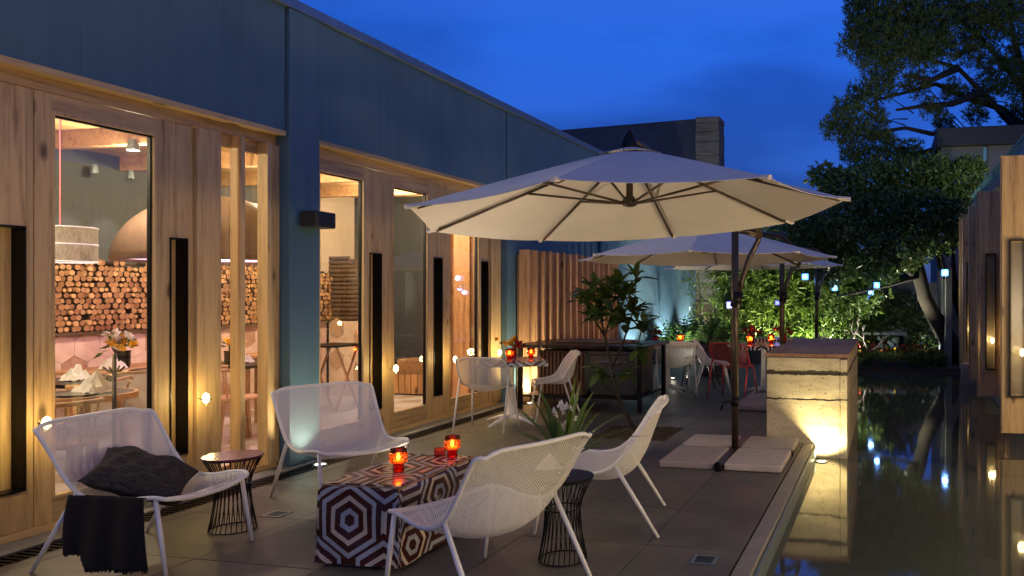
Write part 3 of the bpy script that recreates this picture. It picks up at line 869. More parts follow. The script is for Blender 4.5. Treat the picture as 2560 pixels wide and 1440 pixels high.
# ------------------------------------------------------------------ stone counter standing in the pool
SC = thing('stone_counter', 'travertine block counter with plank top standing at the pool edge', 'counter', (-0.8, 9.3, 0))
cx0, cx1, cy0, cy1 = -1.19, -0.39, 7.98, 10.7
for z0, z1 in ((-0.60, 0.432), (0.435, 0.693), (0.697, 0.845)):
    part('stone_course', MB().box(cx0, cx1 - .07, cy0, cy1, z0, z1), M['travertine'], SC, bevel=.006)
part('stone_core', MB().box(cx0 + .02, cx1 - .09, cy0 + .015, cy1 - .02, -.5, .84), M['joint'], SC)
part('edge_slab', MB().box(cx1 - .068, cx1, cy0 - .012, cy1, -.60, .835), M['travertine'], SC, bevel=.005)
for i in range(9):
    y0 = cy0 + .01 + i * .302
    part('top_plank', MB().box(cx0 - .02, cx1 + .02, y0, y0 + .285, .849, .885), M['oak'], SC, bevel=.004)

# ------------------------------------------------------------------ upright pine screen
SF = thing('slat_screen', 'upright pine batten screen against the blue wall', 'screen', (-4.93, 12, 0))
bm_ = MB().box(-.02, .02, -.118, .118, 0.02, 2.02).mesh('board', M['larch'])
sm_ = MB().box(-.06, .09, -.022, .022, 0.01, 2.09).mesh('slat', M['larch'])
for i in range(16):
    y = 10.15 + i * 0.245
    o = obj('board', bm_, SF); o.location = (-4.955 + 4.93, y + .122 - 12, 0)
    o = obj('slat', sm_, SF); o.location = (-4.873 + 4.93, y - 12, random.uniform(-.012, .012)); o.rotation_euler = (0, 0, random.uniform(-.03, .03))

# ------------------------------------------------------------------ black steel serving table with cabinets
ST = thing('serving_table', 'long black steel serving table in front of the batten screen', 'table', (-3.8, 10, 0))
part('table_top', MB().box(-4.68, -2.93, 9.42, 10.62, .79, .83), M['black'], ST, bevel=.004)
for x in (-4.6, -3.0):
    for y in (9.48, 10.56):
        part('leg', MB().box(x-.025, x+.025, y-.025, y+.025, 0, .789), M['black'], ST)
part('shelf', MB().box(-4.57, -3.03, 9.46, 10.55, .16, .185), M['black'], ST)
SB = thing('slatted_cabinet', 'dark slatted wooden cabinet under the steel serving table', 'cabinet', (-4.1, 10, .187))
part('case', MB().box(-4.42, -3.78, 9.62, 10.4, .187, .74), M['dark_wood'], SB)
for i in range(12):
    part('slat', MB().box(-4.40 + i*.052, -4.372 + i*.052, 9.595, 9.618, .2, .73), wood('reddish slats', (.15, .065, .035), (.08, .035, .02), knots=False) if i == 0 else SB.children[1].data.materials[0], SB)
GB = thing('grill_box', 'dark grey metal grill box under the steel serving table', 'grill', (-3.35, 10, .187))
part('body', MB().box(-3.70, -3.10, 9.62, 10.4, .187, .70), plain('grey sheet steel', (.07, .07, .07), .45, .5), GB, bevel=.01)
part('lid', MB().box(-3.71, -3.09, 9.60, 10.41, .702, .755), plain('grey lid', (.09, .09, .09), .4, .5), GB, bevel=.012)
MB().tube([(-3.6, 9.59, .62), (-3.6, 9.55, .62), (-3.2, 9.55, .62), (-3.2, 9.59, .62)], .01, 6).build('handle', M['trim'], GB, world=True)
MB().box(-4.3, -3.3, 9.9, 10.3, .832, .86).build('tray', M['dark_wood'], label='low dark tray lying on the steel serving table', cat='tray', bevel=.006)

# ------------------------------------------------------------------ dining chairs and tables on the terrace
DC_ = [(.24, .43), (.20, .445), (.08, .43), (-.06, .42), (-.16, .44), (-.215, .52), (-.245, .65), (-.27, .775), (-.28, .80)]
DE_ = [(.23, .45, .22), (.19, .46, .235), (.08, .47, .25), (-.04, .50, .265), (-.10, .57, .275), (-.15, .66, .275), (-.20, .73, .27), (-.25, .785, .25), (-.27, .80, .24)]
DL_ = [((.235, .17, .455), (.27, .25, 0)), ((.27, -.11, .57), (.275, -.29, 0))]
dg_ = 'perforated dining chairs round the terrace tables'
dc = make_chair('dining_chair', 'white perforated dining chair in front of the bistro table, by the pine doors', 'chair', DC_, DE_, DL_, M['perf_white'], M['white'], nu=12, nv=20, r=.010, rim_n=6)
dc['group'] = dg_
dc.location = (-4.27, 8.00, 0); dc.rotation_euler = (0, 0, R(8))
for loc, rz, lb in (((-3.82, 8.75, 0), 122, 'white perforated dining chair with its back to the steel serving table'),
                    ((-2.98, 11.05, 0), 25, 'white perforated dining chair beside the end of the steel serving table'),
                    ((-2.50, 11.45, 0), -75, 'white perforated dining chair beside the red chair'),
                    ((-1.15, 12.1, 0), 100, 'white perforated dining chair behind the stone counter')):
    dup(dc, (*loc[:2], 0), R(rz), lb, dg_)
rc = make_chair('dining_chair', 'red perforated dining chair with its back to the parasol pole', 'chair', DC_, DE_, DL_, M['perf_red'], M['red'], nu=12, nv=20, r=.010, rim_n=6)
rc.location = (-2.12, 11.05, 0); rc.rotation_euler = (0, 0, R(-12)); rc['group'] = dg_
bc = make_chair('dining_chair', 'brown perforated dining chair beside the dark square planter', 'chair', DC_, DE_, DL_, M['perf_dark'], M['bronze'], nu=12, nv=20, r=.010, rim_n=6)
bc.location = (-2.92, 12.35, 0); bc.rotation_euler = (0, 0, R(95)); bc['group'] = dg_

def bistro(label, clabel, loc, rz, a=.74, h=.73, b=None):
    t = thing('bistro_table', label, 'table', (*loc, 0), rz, 'white pedestal bistro tables')
    MB().box(-a/2+.01, a/2-.01, -(b or a)/2+.01, (b or a)/2-.01, h - .025, h).build('table_top', M['white'], t)
    MB().lathe([(.075, .07), (.05, .12), (.038, .3), (.036, h - .026)], 16).build('column', M['white'], t, smooth=True)
    for k in range(4):
        q = math.pi/4 + k*math.pi/2
        MB().tube([(.03*math.cos(q), .03*math.sin(q), .10), (.2*math.cos(q), .2*math.sin(q), .06), (.36*math.cos(q), .36*math.sin(q), .016)], [.03, .022, .015], 8).build('foot', M['white'], t, smooth=True)
    cloth_block('tablecloth', clabel, (*loc, 0), rz, a, b or a, h + .004, .055, 'printed cloths on the bistro tables', flare=.004, off=(loc[0], loc[1]))
    return t
bistro('white pedestal bistro table by the pine doors', 'hexagon print cloth on the bistro table by the pine doors', (-4.18, 8.38), R(30))
bistro('white pedestal bistro table next to the steel serving table', 'hexagon print cloth on the table next to the steel serving table', (-3.22, 11.55), R(12), .9)
bistro('white pedestal table between the red chair and the stone counter', 'hexagon print cloth on the table beside the red chair', (-1.78, 11.65), R(18), .95)
bistro('white pedestal table standing nearest the lit bamboo', 'hexagon print cloth on the table nearest the lit bamboo', (-1.75, 13.3), R(5), .8)

# ------------------------------------------------------------------ flowers, candles on tables
def leaf_shape(L_, W_, fold=.25, n=4):
    m = MB(); rows = []
    for i in range(n + 1):
        f = i / n; w = W_ * (math.sin(math.pi * (f * .92 + .06)) ** .9); z = -0.10 * L_ * f * f
        rows.append([(-w/2, f*L_, z + fold*w*.5), (0, f*L_, z), (w/2, f*L_, z + fold*w*.5)])
    return m.grid(rows)
def leafmat(name, a, b, rough=.45, tl=.25):
    k = NT(name); geo = k.n('NewGeometry').outputs['Random Per Island']
    rn = k.math('FRACT', k.math('ADD', geo, k.rnd()))
    cc = k.ramp(rn, [(0, a), (1, b)])
    t_ = k.n('BsdfTranslucent'); k.link(cc, t_.inputs[0])
    return k.done(k.mixs(tl, k.bsdf(cc, rough), t_.outputs[0]))
M['petal_red'] = leafmat('red petals', (.10, .006, .006), (.32, .015, .012), .6)
M['petal_yel'] = leafmat('yellow petals', (.75, .42, .01), (.85, .55, .05), .6)
M['petal_white'] = leafmat('white petals', (.7, .68, .6), (.8, .76, .7), .6)
M['stem'] = leafmat('green stems', (.05, .09, .02), (.09, .14, .03))
def rquad(m, p, s, rg, asp=.5, up=None, smin=.6):
    s *= rg.uniform(smin, 1.3)
    d = Vector((rg.gauss(0, 1), rg.gauss(0, 1), rg.gauss(0, 1))) if up is None else Vector((rg.gauss(0, .6), rg.gauss(0, .6), rg.gauss(0, .6))) + up
    d.normalize()
    w = d.cross(Vector((rg.gauss(0, 1), rg.gauss(0, 1), rg.gauss(0, 1)))).normalized() * s * asp * .5
    nrm = d.cross(w).normalized() * s * .08
    b = len(m.v)
    m.v += [tuple(p), tuple(p + d*s*.45 + w + nrm), tuple(p + d*s), tuple(p + d*s*.45 - w + nrm)]
    m.f += [(b, b+1, b+2), (b, b+2, b+3)]
def bouquet(label, loc, mats, s=1.0, vase='red_glass', seed=1):
    rg = random.Random(seed)
    t = thing('flower_vase', label, 'flowers', loc, 0, 'small vases of flowers on the tables')
    MB().lathe([(.04*s, 0), (.045*s, .03*s), (.045*s, .10*s), (.05*s, .11*s)], 16, cap0=True).build('vase', M[vase], t, smooth=True)
    for mi, mm in enumerate(mats):
        m = MB()
        for k in range(9):
            c = Vector((rg.gauss(0, .045), rg.gauss(0, .045), .15 + rg.uniform(-.02, .05) + .03*mi)) * s
            for _ in range(16): rquad(m, c, .035*s, rg, .8)
        m.build('blossom', M[mm], t, kind='stuff')
    m = MB()
    for _ in range(26): rquad(m, Vector((rg.gauss(0, .04), rg.gauss(0, .04), .13 + rg.uniform(-.03, .05)))*s, .06*s, rg, .4)
    m.build('foliage', M['stem'], t, kind='stuff')
    return t
zt = .738
bouquet('red flower bunch on the bistro table by the pine doors', (-4.25, 8.55, zt), ('petal_red', 'petal_yel'), 1.0, seed=2)
candle('small red candle glass under the red flowers near the pine doors', (-4.16, 8.30, zt), .9, 2.5)
candle('clear amber candle glass at the table edge by the pine doors', (-4.0, 8.52, zt), .9, .6)
bouquet('red flower bunch on the table next to the serving table', (-3.36, 11.40, zt), ('petal_red',), 1.0, seed=3)
candle('bright red candle glass on the table next to the serving table', (-3.02, 11.55, zt), 1.0, 9)
bouquet('tall red flower bunch above the candle on the table beside the red chair', (-1.98, 11.72, zt), ('petal_red',), 1.25, seed=4)
candle('glowing red candle glass at the foot of the tall red flowers', (-1.96, 11.5, zt), 1.0, 9)
candle('glowing red candle glass beside the leafy branch at the poolside table', (-1.68, 11.72, zt), 1.0, 9)
bouquet('brownish red flower bunch on the table beside the stone counter', (-1.52, 11.85, zt), ('petal_red',), 1.2, seed=5)

# vase of strap leaves on the black side table
VP_ = thing('leafy_vase', 'glass vase of strap leaves and pale flowers on the black side table', 'plant', (-1.78, 4.20, .471))
MB().lathe([(.035, 0), (.04, .01), (.042, .15), (.045, .17)], 18, cap0=True).build('vase', glass_thin('vase glass', (.85, .92, .88)), VP_, smooth=True)
rg = random.Random(11)
blade_m = leafmat('strap leaves', (.05, .10, .015), (.12, .19, .03), .4, .3)
for k in range(26):
    q = rg.uniform(0, 6.28); Lb = rg.uniform(.34, .60); lean = rg.uniform(.15, .95)
    pts = []
    for i in range(8):
        f = i / 7
        rr = .01 + Lb * math.sin(lean) * f ** 1.3; zz = .05 + Lb * (math.cos(lean) * f - .35 * lean * f * f)
        pts.append((rr, zz, .021 * (math.sin(math.pi * (f*.9 + .08)))))
    rows = [[(r_*math.cos(q) - w*math.sin(q), r_*math.sin(q) + w*math.cos(q), z), (r_*math.cos(q), r_*math.sin(q), z - w*.35), (r_*math.cos(q) + w*math.sin(q), r_*math.sin(q) - w*math.cos(q), z)] for r_, z, w in pts]
    MB().grid(rows).build('leaf', blade_m, VP_, smooth=True)
for k in range(9):
    q = rg.uniform(0, 6.28); c = Vector((.12*math.cos(q)*rg.random(), .12*math.sin(q)*rg.random(), rg.uniform(.27, .40)))
    m = MB()
    for _ in range(12): rquad(m, c, .03, rg, .7)
    m.build('blossom', M['petal_white'], VP_)

# ------------------------------------------------------------------ door lamps, uplights, speaker
M['bulb'] = emit('lamp glass', (1.0, 0.80, 0.42), 9)
WARM = (1.0, .74, .32)
def door_lamp(label, loc, power=9, grp='small lamps hooked on the door pulls', face=(1, 0)):
    t = thing('door_lamp', label, 'lamp', loc, 0, grp)
    MB().lathe([(.014, -.045), (.026, -.02), (.034, .01), (.036, .03)], 14, cap0=True).build('cup', glass_thin('lamp cup', (.9, .9, .75)), t, smooth=True)
    MB().lathe([(.002, -.03), (.022, -.012), (.026, .015), (.018, .04), (.002, .05)], 14).build('bulb', M['bulb'], t, smooth=True)
    MB().tube([(.037*math.cos(a*.449), .037*math.sin(a*.449), .005) for a in range(14)], .003, 5, closed=True).build('ring', M['black'], t)
    MB().tube([(-.037*face[0], -.037*face[1], .005), (-.07*face[0], -.07*face[1], .005)], .003, 5).build('bracket', M['black'], t)
    lamp('POINT', (loc[0], loc[1], loc[2] + .01), power, WARM, .042, parent=t)
    return t
for y, lb in ((3.83, 'left of the wide pane beside the cushioned chair'), (4.985, 'beside the pine post next to the finned window'), (7.34, 'right of the blue pillar, behind the white lounge chair'),
              (8.50, 'between the two panes behind the bistro table'), (9.60, 'on the last pull before the batten screen')):
    door_lamp('small warm door lamp ' + lb, (-4.945, y - .01, .70))
def uplight(label, loc, target, power, color=(1, .86, .58), spot=95, r=.04, spike=0):
    t = thing('ground_uplight', label, 'uplight', loc, 0, 'recessed uplights')
    if spike: MB().tube([(0, 0, -spike), (0, 0, -.02)], .012, 6).build('spike', M['black'], t)
    MB().lathe([(.06, -.03), (.06, .008), (.05, .012), (.045, .004)], 18).build('ring', M['trim'], t, smooth=True)
    MB().lathe([(.001, .005), (.044, .005)], 18).build('lens', emit('uplight lens', color, 25), t)
    lamp('SPOT', (loc[0], loc[1], loc[2] + .03), power, color, r, R(spot), .6, target, t)
    return t
uplight('recessed uplight at the foot of the blue pillar', (-4.80, 6.02, 0.0), (-4.99, 6.0, 2), 60, spot=110)
uplight('recessed uplight between the last pine door and the batten screen', (-4.70, 9.99, 0.0), (-4.9, 10.35, 2), 110, spot=120)
uplight('recessed uplight washing the blue wall beyond the batten screen', (-4.75, 15.2, 0.0), (-4.98, 15.3, 2.5), 200, (.9, .95, 1))
uplight('recessed uplight washing the blue wall behind the fern trough', (-4.75, 17.6, 0.0), (-4.98, 17.6, 2.5), 340, (.85, .95, 1))
uplight('recessed uplight washing the blue wall beside the stone tower', (-4.75, 19.7, 0.0), (-4.98, 19.7, 2.5), 340, (.85, .95, 1))
uplight('underwater uplight at the foot of the travertine counter', (-0.625, 7.78, -0.142), (-0.64, 7.985, .35), 62, (1, .84, .42), 140, .02)
uplight('bright uplight on the paving beside the square planter', (-3.55, 15.3, 0.02), (-3.9, 16.2, 1.2), 320, (1, .95, .8), 120)
uplight('added unseen uplight in the paving behind the clothed coffee table', (-3.28, 5.0, 0.002), (-2.0, 5.3, 2.3), 105, (1, .83, .6), 120, .10)  # hidden lamp added to brighten the parasol's underside
uplight('recessed uplight at the foot of the stone pier', (-4.62, 20.3, .02), (-4.7, 20.9, 2.5), 60, (1, .85, .55), 110)
uplight('small uplight dot in the paving beside the serving table', (-3.64, 13.4, .002), (-3.5, 12.6, 2), 60, (1, .9, .7), 150)
uplight('added unseen uplight in the paving behind the travertine counter', (-1.30, 10.25, .002), (-1.9, 10.6, 2), 90, (1, .84, .6), 150, .08)  # put in out of sight to light the rear chairs and canopy
SP_ = thing('loudspeaker', 'black wall loudspeaker bracketed on the blue pillar', 'speaker', (-4.9, 6.1, 2.12))
part('body', MB().hexa([(-4.94, 5.94, 2.06), (-4.78, 5.97, 2.06), (-4.78, 6.20, 2.06), (-4.94, 6.24, 2.06), (-4.94, 5.94, 2.20), (-4.78, 5.97, 2.20), (-4.78, 6.20, 2.20), (-4.94, 6.24, 2.20)]), plain('black plastic', (.012, .012, .012), .5), SP_, bevel=.012)
part('bracket', MB().box(-4.978, -4.941, 6.05, 6.13, 2.08, 2.18), M['black'], SP_)
part('badge', MB().box(-4.779, -4.776, 6.16, 6.175, 2.12, 2.13), M['trim'], SP_)
for lb, x, y in (('square drain cover set in the paving beside the plum topped table', -4.02, 4.62), ('square drain cover set in the paving near the pool edge', -1.0, 4.36)):
    fd = thing('floor_drain', lb, 'drain', (x, y, .001))
    MB().box(-.07, .07, -.07, .07, 0, .004).build('plate', M['trim'], fd)
    for k in range(5): MB().box(-.05, .05, -.05 + k*.022, -.04 + k*.022, .0041, .006).build('slot', M['black'], fd)

# ------------------------------------------------------------------ dining room contents
def spot_fixture(loc, power, where):
    t = thing('ceiling_spotlight', 'round ceiling spotlight ' + where, 'spotlight', loc, 0, 'dining room ceiling spotlights')
    MB().lathe([(.03, .10), (.045, .06), (.05, 0)], 14).build('can', M['trim'], t, smooth=True)
    MB().lathe([(.001, .012), (.04, .012)], 14).build('lens', emit('spot lens', (1, .85, .6), 40), t)
    lamp('POINT', (loc[0], loc[1], loc[2] - .05), power, (1, .80, .52), .05, parent=t)
ISP = 130
for y, wh in ((2.2, 'at the blind end of the dining room'), (4.0, 'above the bent wood chair by the pane'), (5.9, 'beside the drum pendant'), (7.7, 'behind the dome pendant'), (9.4, 'in front of the tiled pier'), (11.2, 'above the grey indoor partition')): spot_fixture((-6.65, y, 2.78), ISP, wh)
for i, y in enumerate((6.62, 7.02)):
    t = thing('wall_washer', ['small wall washer lighting the grey wall left of the dome pendant', 'small wall washer lighting the grey wall behind the dome pendant'][i], 'spotlight', (-7.95, y, 2.72), 0, 'wall washers above the log wall')
    MB().lathe([(.025, .09), (.035, .05), (.038, 0)], 12).build('can', M['trim'], t, smooth=True)
    lamp('SPOT', (-7.95, y, 2.70), 26, (1, .9, .75), .02, R(55), .5, (-8.2, y, 1.8), t)
# pendants
def pendant_drum():
    t = thing('drum_pendant', 'woven drum pendant lamp on a pink cord', 'pendant lamp', (-6.4, 5.05, 1.74))
    k = NT('lampshade linen'); nz = k.noise(k.coords(scale=(60, 60, 20)), 1, 4, .7)
    cc = k.ramp(nz, [(.3, (.20, .18, .145)), (.7, (.46, .42, .35))]); tl = k.n('BsdfTranslucent'); k.link(cc, tl.inputs[0])
    lm_ = k.done(k.mixs(.5, k.bsdf(cc, .9), tl.outputs[0]))
    MB().lathe([(.24, 0), (.24, .133)], 36).build('shade', lm_, t, smooth=True); MB().lathe([(.24, .139), (.24, .27)], 36).build('shade', lm_, t, smooth=True)
    for z in (0, .136, .27): MB().tube([(.241*math.cos(i*.1745), .241*math.sin(i*.1745), z) for i in range(36)], .005, 5, closed=True).build('trim_ring', emit('pink lit trim', (1, .75, .78), .8), t)
    MB().tube([(0, 0, .12), (0, 0, 1.28)], .006, 6).build('cord', plain('pink cord', (.8, .25, .35), .6), t)
    MB().lathe([(.002, .06), (.03, .09), (.03, .13), (.002, .16)], 12).build('bulb', emit('pendant bulb', (1, .75, .7), 3), t)
    lamp('POINT', (-6.4, 5.05, 1.74 + .05), 3, (1, .68, .66), .05, parent=t)
pendant_drum()
def pendant_dome():
    t = thing('dome_pendant', 'huge brown dome pendant lamp with pink glowing underside', 'pendant lamp', (-6.6, 6.75, 1.80))
    pr = [(.86*math.cos(a), .66*math.sin(a)) for a in [i*math.pi/2/14 for i in range(15)]]
    MB().lathe([(max(r_, .01), z) for r_, z in pr], 48).build('shade', plain('brown lacquer shade', (.16, .10, .075), .5), t, smooth=True, solid=.006)
    MB().lathe([(.001, .03), (.83, .03)], 48).build('diffuser', emit('pink lit diffuser', (1, .55, .72), 2.0), t)
    MB().tube([(0, 0, .66), (0, 0, 1.22)], .01, 6).build('cord', M['black'], t)
    lamp('POINT', (-6.6, 6.75, 1.74), 32, (1, .55, .62), .3, parent=t)
pendant_dome()
# furniture inside
M['ply'] = wood('ply chair', (.55, .33, .16), (.40, .22, .10), axis=0, knots=False)
def in_table(label, loc, a, b, h=.74, leg_m='black'):
    t = thing('dining_table', label, 'table', loc, 0, 'dining room tables')
    MB().box(-a/2, a/2, -b/2, b/2, h-.03, h).build('table_top', M['black'] if leg_m == 'black' else M['oak'], t, bevel=.004)
    for sx in (-1, 1):
        for sy in (-1, 1): MB().box(sx*(a/2-.05)-.02, sx*(a/2-.05)+.02, sy*(b/2-.05)-.02, sy*(b/2-.05)+.02, 0, h-.031).build('leg', M['oak'], t)
rt_ = thing('dining_table', 'round wood rimmed table just inside the wide pane', 'table', (-5.86, 4.80, 0), 0, 'dining room tables')
MB().lathe([(.001, .735), (.30, .735), (.31, .738), (.31, .742), (.001, .742)], 36).build('table_top', plain('slate top', (.05, .05, .055), .35), rt_)
MB().lathe([(.31, .70), (.335, .70), (.335, .745), (.31, .745)], 36).build('rim', M['ply'], rt_)
for k in range(4):
    q = math.pi/4 + k*math.pi/2
    MB().tube([(.2*math.cos(q), .2*math.sin(q), .72), (.3*math.cos(q), .3*math.sin(q), 0)], [.02, .014], 8).build('leg', M['ply'], rt_)
in_table('dark square table beyond the round table', (-6.85, 5.6, 0), .7, .8)
cst = thing('valet_stand', 'slim bronze coat stand just inside the wide pane', 'stand', (-5.36, 4.61, 0))
MB().tube([(0, 0, 0), (0, 0, 1.06)], .014, 8).build('post', M['bronze'], cst, smooth=True); MB().lathe([(.13, 0), (.13, .02)], 20, cap0=True, cap1=True).build('foot', M['bronze'], cst)
for q in (0.3, 2.0, 3.6, 5.2): MB().tube([(0, 0, .93), (.04*math.cos(q), .04*math.sin(q), .94), (.07*math.cos(q), .07*math.sin(q), .97)], .007, 6).build('arm', M['bronze'], cst)
in_table('orange wooden table against the hexagon tiled dado', (-7.45, 6.5, 0), .6, 1.1, .75, 'oak')
in_table('dark table beneath the dome pendant', (-6.75, 7.4, 0), .7, .9)
in_table('wooden table seen behind the window fins', (-7.3, 8.35, 0), .7, .7, .75, 'oak')
def bent_chair(label, loc, rz):
    t = thing('wooden_chair', label, 'chair', loc, rz, 'bent wood chairs in the dining room')
    MB().tube([(.25*math.cos(a), .25*math.sin(a), .74) for a in [math.pi + i*math.pi/14 for i in range(15)]], .018, 8).build('top_rail', M['ply'], t, smooth=True)
    MB().lathe([(.001, .43), (.21, .43), (.22, .445), (.21, .46), (.001, .46)], 24).build('seat', M['ply'], t)
    for k in range(7):
        a = math.pi + .2 + k*(math.pi-.4)/6
        MB().tube([(.2*math.cos(a), .2*math.sin(a), .45), (.25*math.cos(a), .25*math.sin(a), .735)], .009, 6).build('spindle', M['ply'], t)
    for sx in (-1, 1):
        for sy in (-1, 1): MB().tube([(sx*.15, sy*.15, .44), (sx*.2, sy*.2, 0)], [.018, .012], 8).build('leg', M['ply'], t)
bent_chair('bent wood chair with curved rail just behind the wide pane', (-5.62, 4.42, 0), R(35))
bent_chair('bent wood chair at the dark square table', (-6.45, 5.35, 0), R(100))
bent_chair('bent wood chair drawn up to the table under the dome pendant', (-6.35, 6.75, 0), R(-30))
def shell_chair(label, loc, rz):
    t = make_chair('shell_chair', label, 'chair', DC_, DE_, [((.17, .12, .43), (.24, .22, 0)), ((.17, -.12, .43), (.24, -.24, 0))], M['white'], M['ply'], nu=10, nv=16, r=.010, rim_n=5)
    t.location = loc; t.rotation_euler = (0, 0, rz); t['group'] = 'white shell chairs in the dining room'
shell_chair('white shell chair seen through the window fins', (-6.75, 7.95, 0), R(60))
shell_chair('white shell chair beyond the bent wood chair', (-6.3, 5.15, 0), R(120))
shell_chair('white shell chair pulled up to the dark square table', (-6.55, 5.95, 0), R(40))
shell_chair('white shell chair at the orange wooden table', (-6.95, 6.15, 0), R(80))
tr_ = thing('folding_stand', 'folding wooden tray stand with dark tray inside the door', 'stand', (-6.9, 8.9, 0))
for s in (-1, 1):
    for dy in (-.2, .2): MB().tube([(dy, s*.22, 0), (dy, -s*.2, .80)], .016, 6).build('leg', M['oak'], tr_)
MB().box(-.26, .26, -.3, .3, .81, .835).build('tray', M['black'], tr_)
def napkin(label, loc, s=1):
    rg = random.Random(int(loc[1]*100)); rows = []
    for i in range(9):
        row = []
        for j in range(9):
            u, v = (i-4)/4, (j-4)/4
            row.append((u*.09*s, v*.09*s, max(0.003, (.13*s*(1-max(abs(u), abs(v)))**.8) * (1 + .45*math.sin(5*u + 3*v) * math.cos(6*v - 2*u)) + rg.uniform(-.016, .016))))
        rows.append(row)
    o = MB().grid(rows).build('napkin', M['petal_white'] if False else plain('white linen', (.75, .72, .68), .9), smooth=False, solid=.004, label=label, cat='napkin', group='folded white napkins on the dining tables')
    o.location = loc
napkin('white folded napkin on the round table inside the wide pane', (-5.84, 4.86, .743), 1.15)
napkin('white folded napkin on the dark square table', (-6.8, 5.5, .742))
napkin('white folded napkin beside the yellow flowers on the orange table', (-7.35, 6.30, .752))
napkin('white folded napkin at the far end of the orange table', (-7.35, 6.85, .752))
napkin('white folded napkin on the dark table under the dome pendant', (-6.75, 7.25, .742))
for lb, loc in (('grey plate under the napkin on the table inside the wide pane', (-5.78, 4.68, .743)), ('grey plate on the dark table under the dome pendant', (-6.6, 7.5, .742))):
    MB().lathe([(.001, .004), (.08, .004), (.13, .016), (.134, .014), (.085, 0)], 24).build('plate', plain('grey plate', (.18, .18, .18), .3), smooth=True, label=lb, cat='plate', group='grey dinner plates').location = loc
bouquet('yellow and pink flowers in a dark vase on the orange table', (-7.40, 6.45, .752), ('petal_yel', 'petal_white'), 1.5, 'black', 6)
bouquet('yellow flowers on the dark table under the dome pendant', (-6.70, 7.05, .742), ('petal_yel',), 1.3, 'black', 7)
# ------------------------------------------------------------------ stone tower, pavilion, neighbours
TW = thing('stone_tower', 'tall dark stone wall with a paler coursed pier rising above the blue roof', 'tower', (-7, 21.5, 0))
part('wall', MB().hexa([(-9.6, 21.75, 0), (-5.06, 21.1, 0), (-5.06, 21.8, 0), (-9.6, 22.4, 0), (-9.6, 21.75, 6.2), (-5.06, 21.1, 6.2), (-5.06, 21.8, 6.2), (-9.6, 22.4, 6.2)]), M['dark_stone'], TW)
k = NT('pier stone'); geo = k.n('NewGeometry').outputs['Position']; mp = k.n('Mapping'); k.link(geo, mp.inputs[0]); mp.inputs[3].default_value = (2.5, 2.5, 9)
nz = k.noise(mp.outputs[0], 1.2, 6, .65)
M['pier_stone'] = k.done(k.bsdf(k.ramp(nz, [(.3, (.08, .068, .05)), (.7, (.18, .155, .115))]), .85, 0, k.bump(nz, .9, .03)))
z = 0.0; rg = random.Random(3)
while z < 6.15:
    h = min(rg.uniform(.22, .42), 6.2 - z)
    part('stone_course', MB().box(-5.04 + rg.uniform(-.008, .008), -4.40 + rg.uniform(-.012, .012), 20.87 + rg.uniform(-.012, .012), 21.6, z, z + h - .012), M['pier_stone'], TW, bevel=.01)
    z += h
part('mortar', MB().box(-5.0, -4.44, 20.92, 21.5, 0, 6.17), M['joint'], TW)

PV = thing('wooden_pavilion', 'pine clad pavilion with opened door leaves along the pool', 'building', (1.8, 11, 0))
for i in range(12):
    y0 = 9.07 + i * .62
    part('wall_board', MB().box(1.62, 1.70, y0, y0 + .612, -.14, 3.05), M['pine'], PV)
part('plinth', MB().box(1.56, 1.80, -4, 17, -.9, -.10), M['coping'], PV)
part('plinth_block', MB().box(1.28, 1.56, 14.85, 15.15, -.14, .22), M['coping'], PV)
part('roof', MB().box(1.58, 5.5, -4, 17, 3.06, 3.2), M['trim'], PV)
pg = NT('teal parapet glass')
M['teal'] = pg.done(pg.bsdf((.16, .34, .38), .12))
for i in range(8):
    part('parapet_glass', MB().box(1.66, 1.685, 5.0 + i*1.5, 6.48 + i*1.5, 3.2, 3.42), M['teal'], PV)
part('parapet_rail', MB().box(1.63, 1.71, 5, 17, 3.42, 3.45), M['teal'], PV)
def leaf_panel(y, x0, x1, top=2.95, hx=None):
    d = part('door_leaf', MB().box(x0, x1, y, y + .06, .0, top), M['pine'], PV, bevel=.004)
    part('edge_strip', MB().box(x0 + .004, x0 + .012, y - .004, y, .02, top - .02), M['dark_wood'], d)
    if hx:
        a, b = hx; z0, z1, t_, dd = .39, 2.05, .012, .10
        part('handle', MB().box(a, a+t_, y-dd, y-.001, z0, z1).box(b-t_, b, y-dd, y-.001, z0, z1).box(a+t_, b-t_, y-dd, y-.001, z0, z0+t_).box(a+t_, b-t_, y-dd, y-.001, z1-t_, z1), M['black'], d)
        part('mirror_strip', MB().box(a+.02, b-.02, y-.006, y-.001, z0+.03, z1-.03), plain('smoked glass strip', (.20, .15, .09), .25, .0), d)
leaf_panel(7.35, 1.165, 1.36)
leaf_panel(9.0, 1.17, 1.60, hx=(1.25, 1.42))
leaf_panel(12.1, 1.25, 1.60, hx=(1.36, 1.50))
leaf_panel(14.2, 1.34, 1.60)
leaf_panel(15.6, 1.36, 1.60, hx=(1.42, 1.54))
leaf_panel(16.6, 1.38, 1.60)
door_lamp('small warm lamp on the pull of the widest pavilion door leaf', (1.44, 11.93, .80), 9, face=(0, -1))
door_lamp('small warm lamp on the pavilion door leaf under the teal parapet', (1.36, 8.83, .86), 3.5, face=(0, -1))
door_lamp('small warm lamp low on the farthest pavilion door leaf', (1.5, 15.43, .80), 10, face=(0, -1))

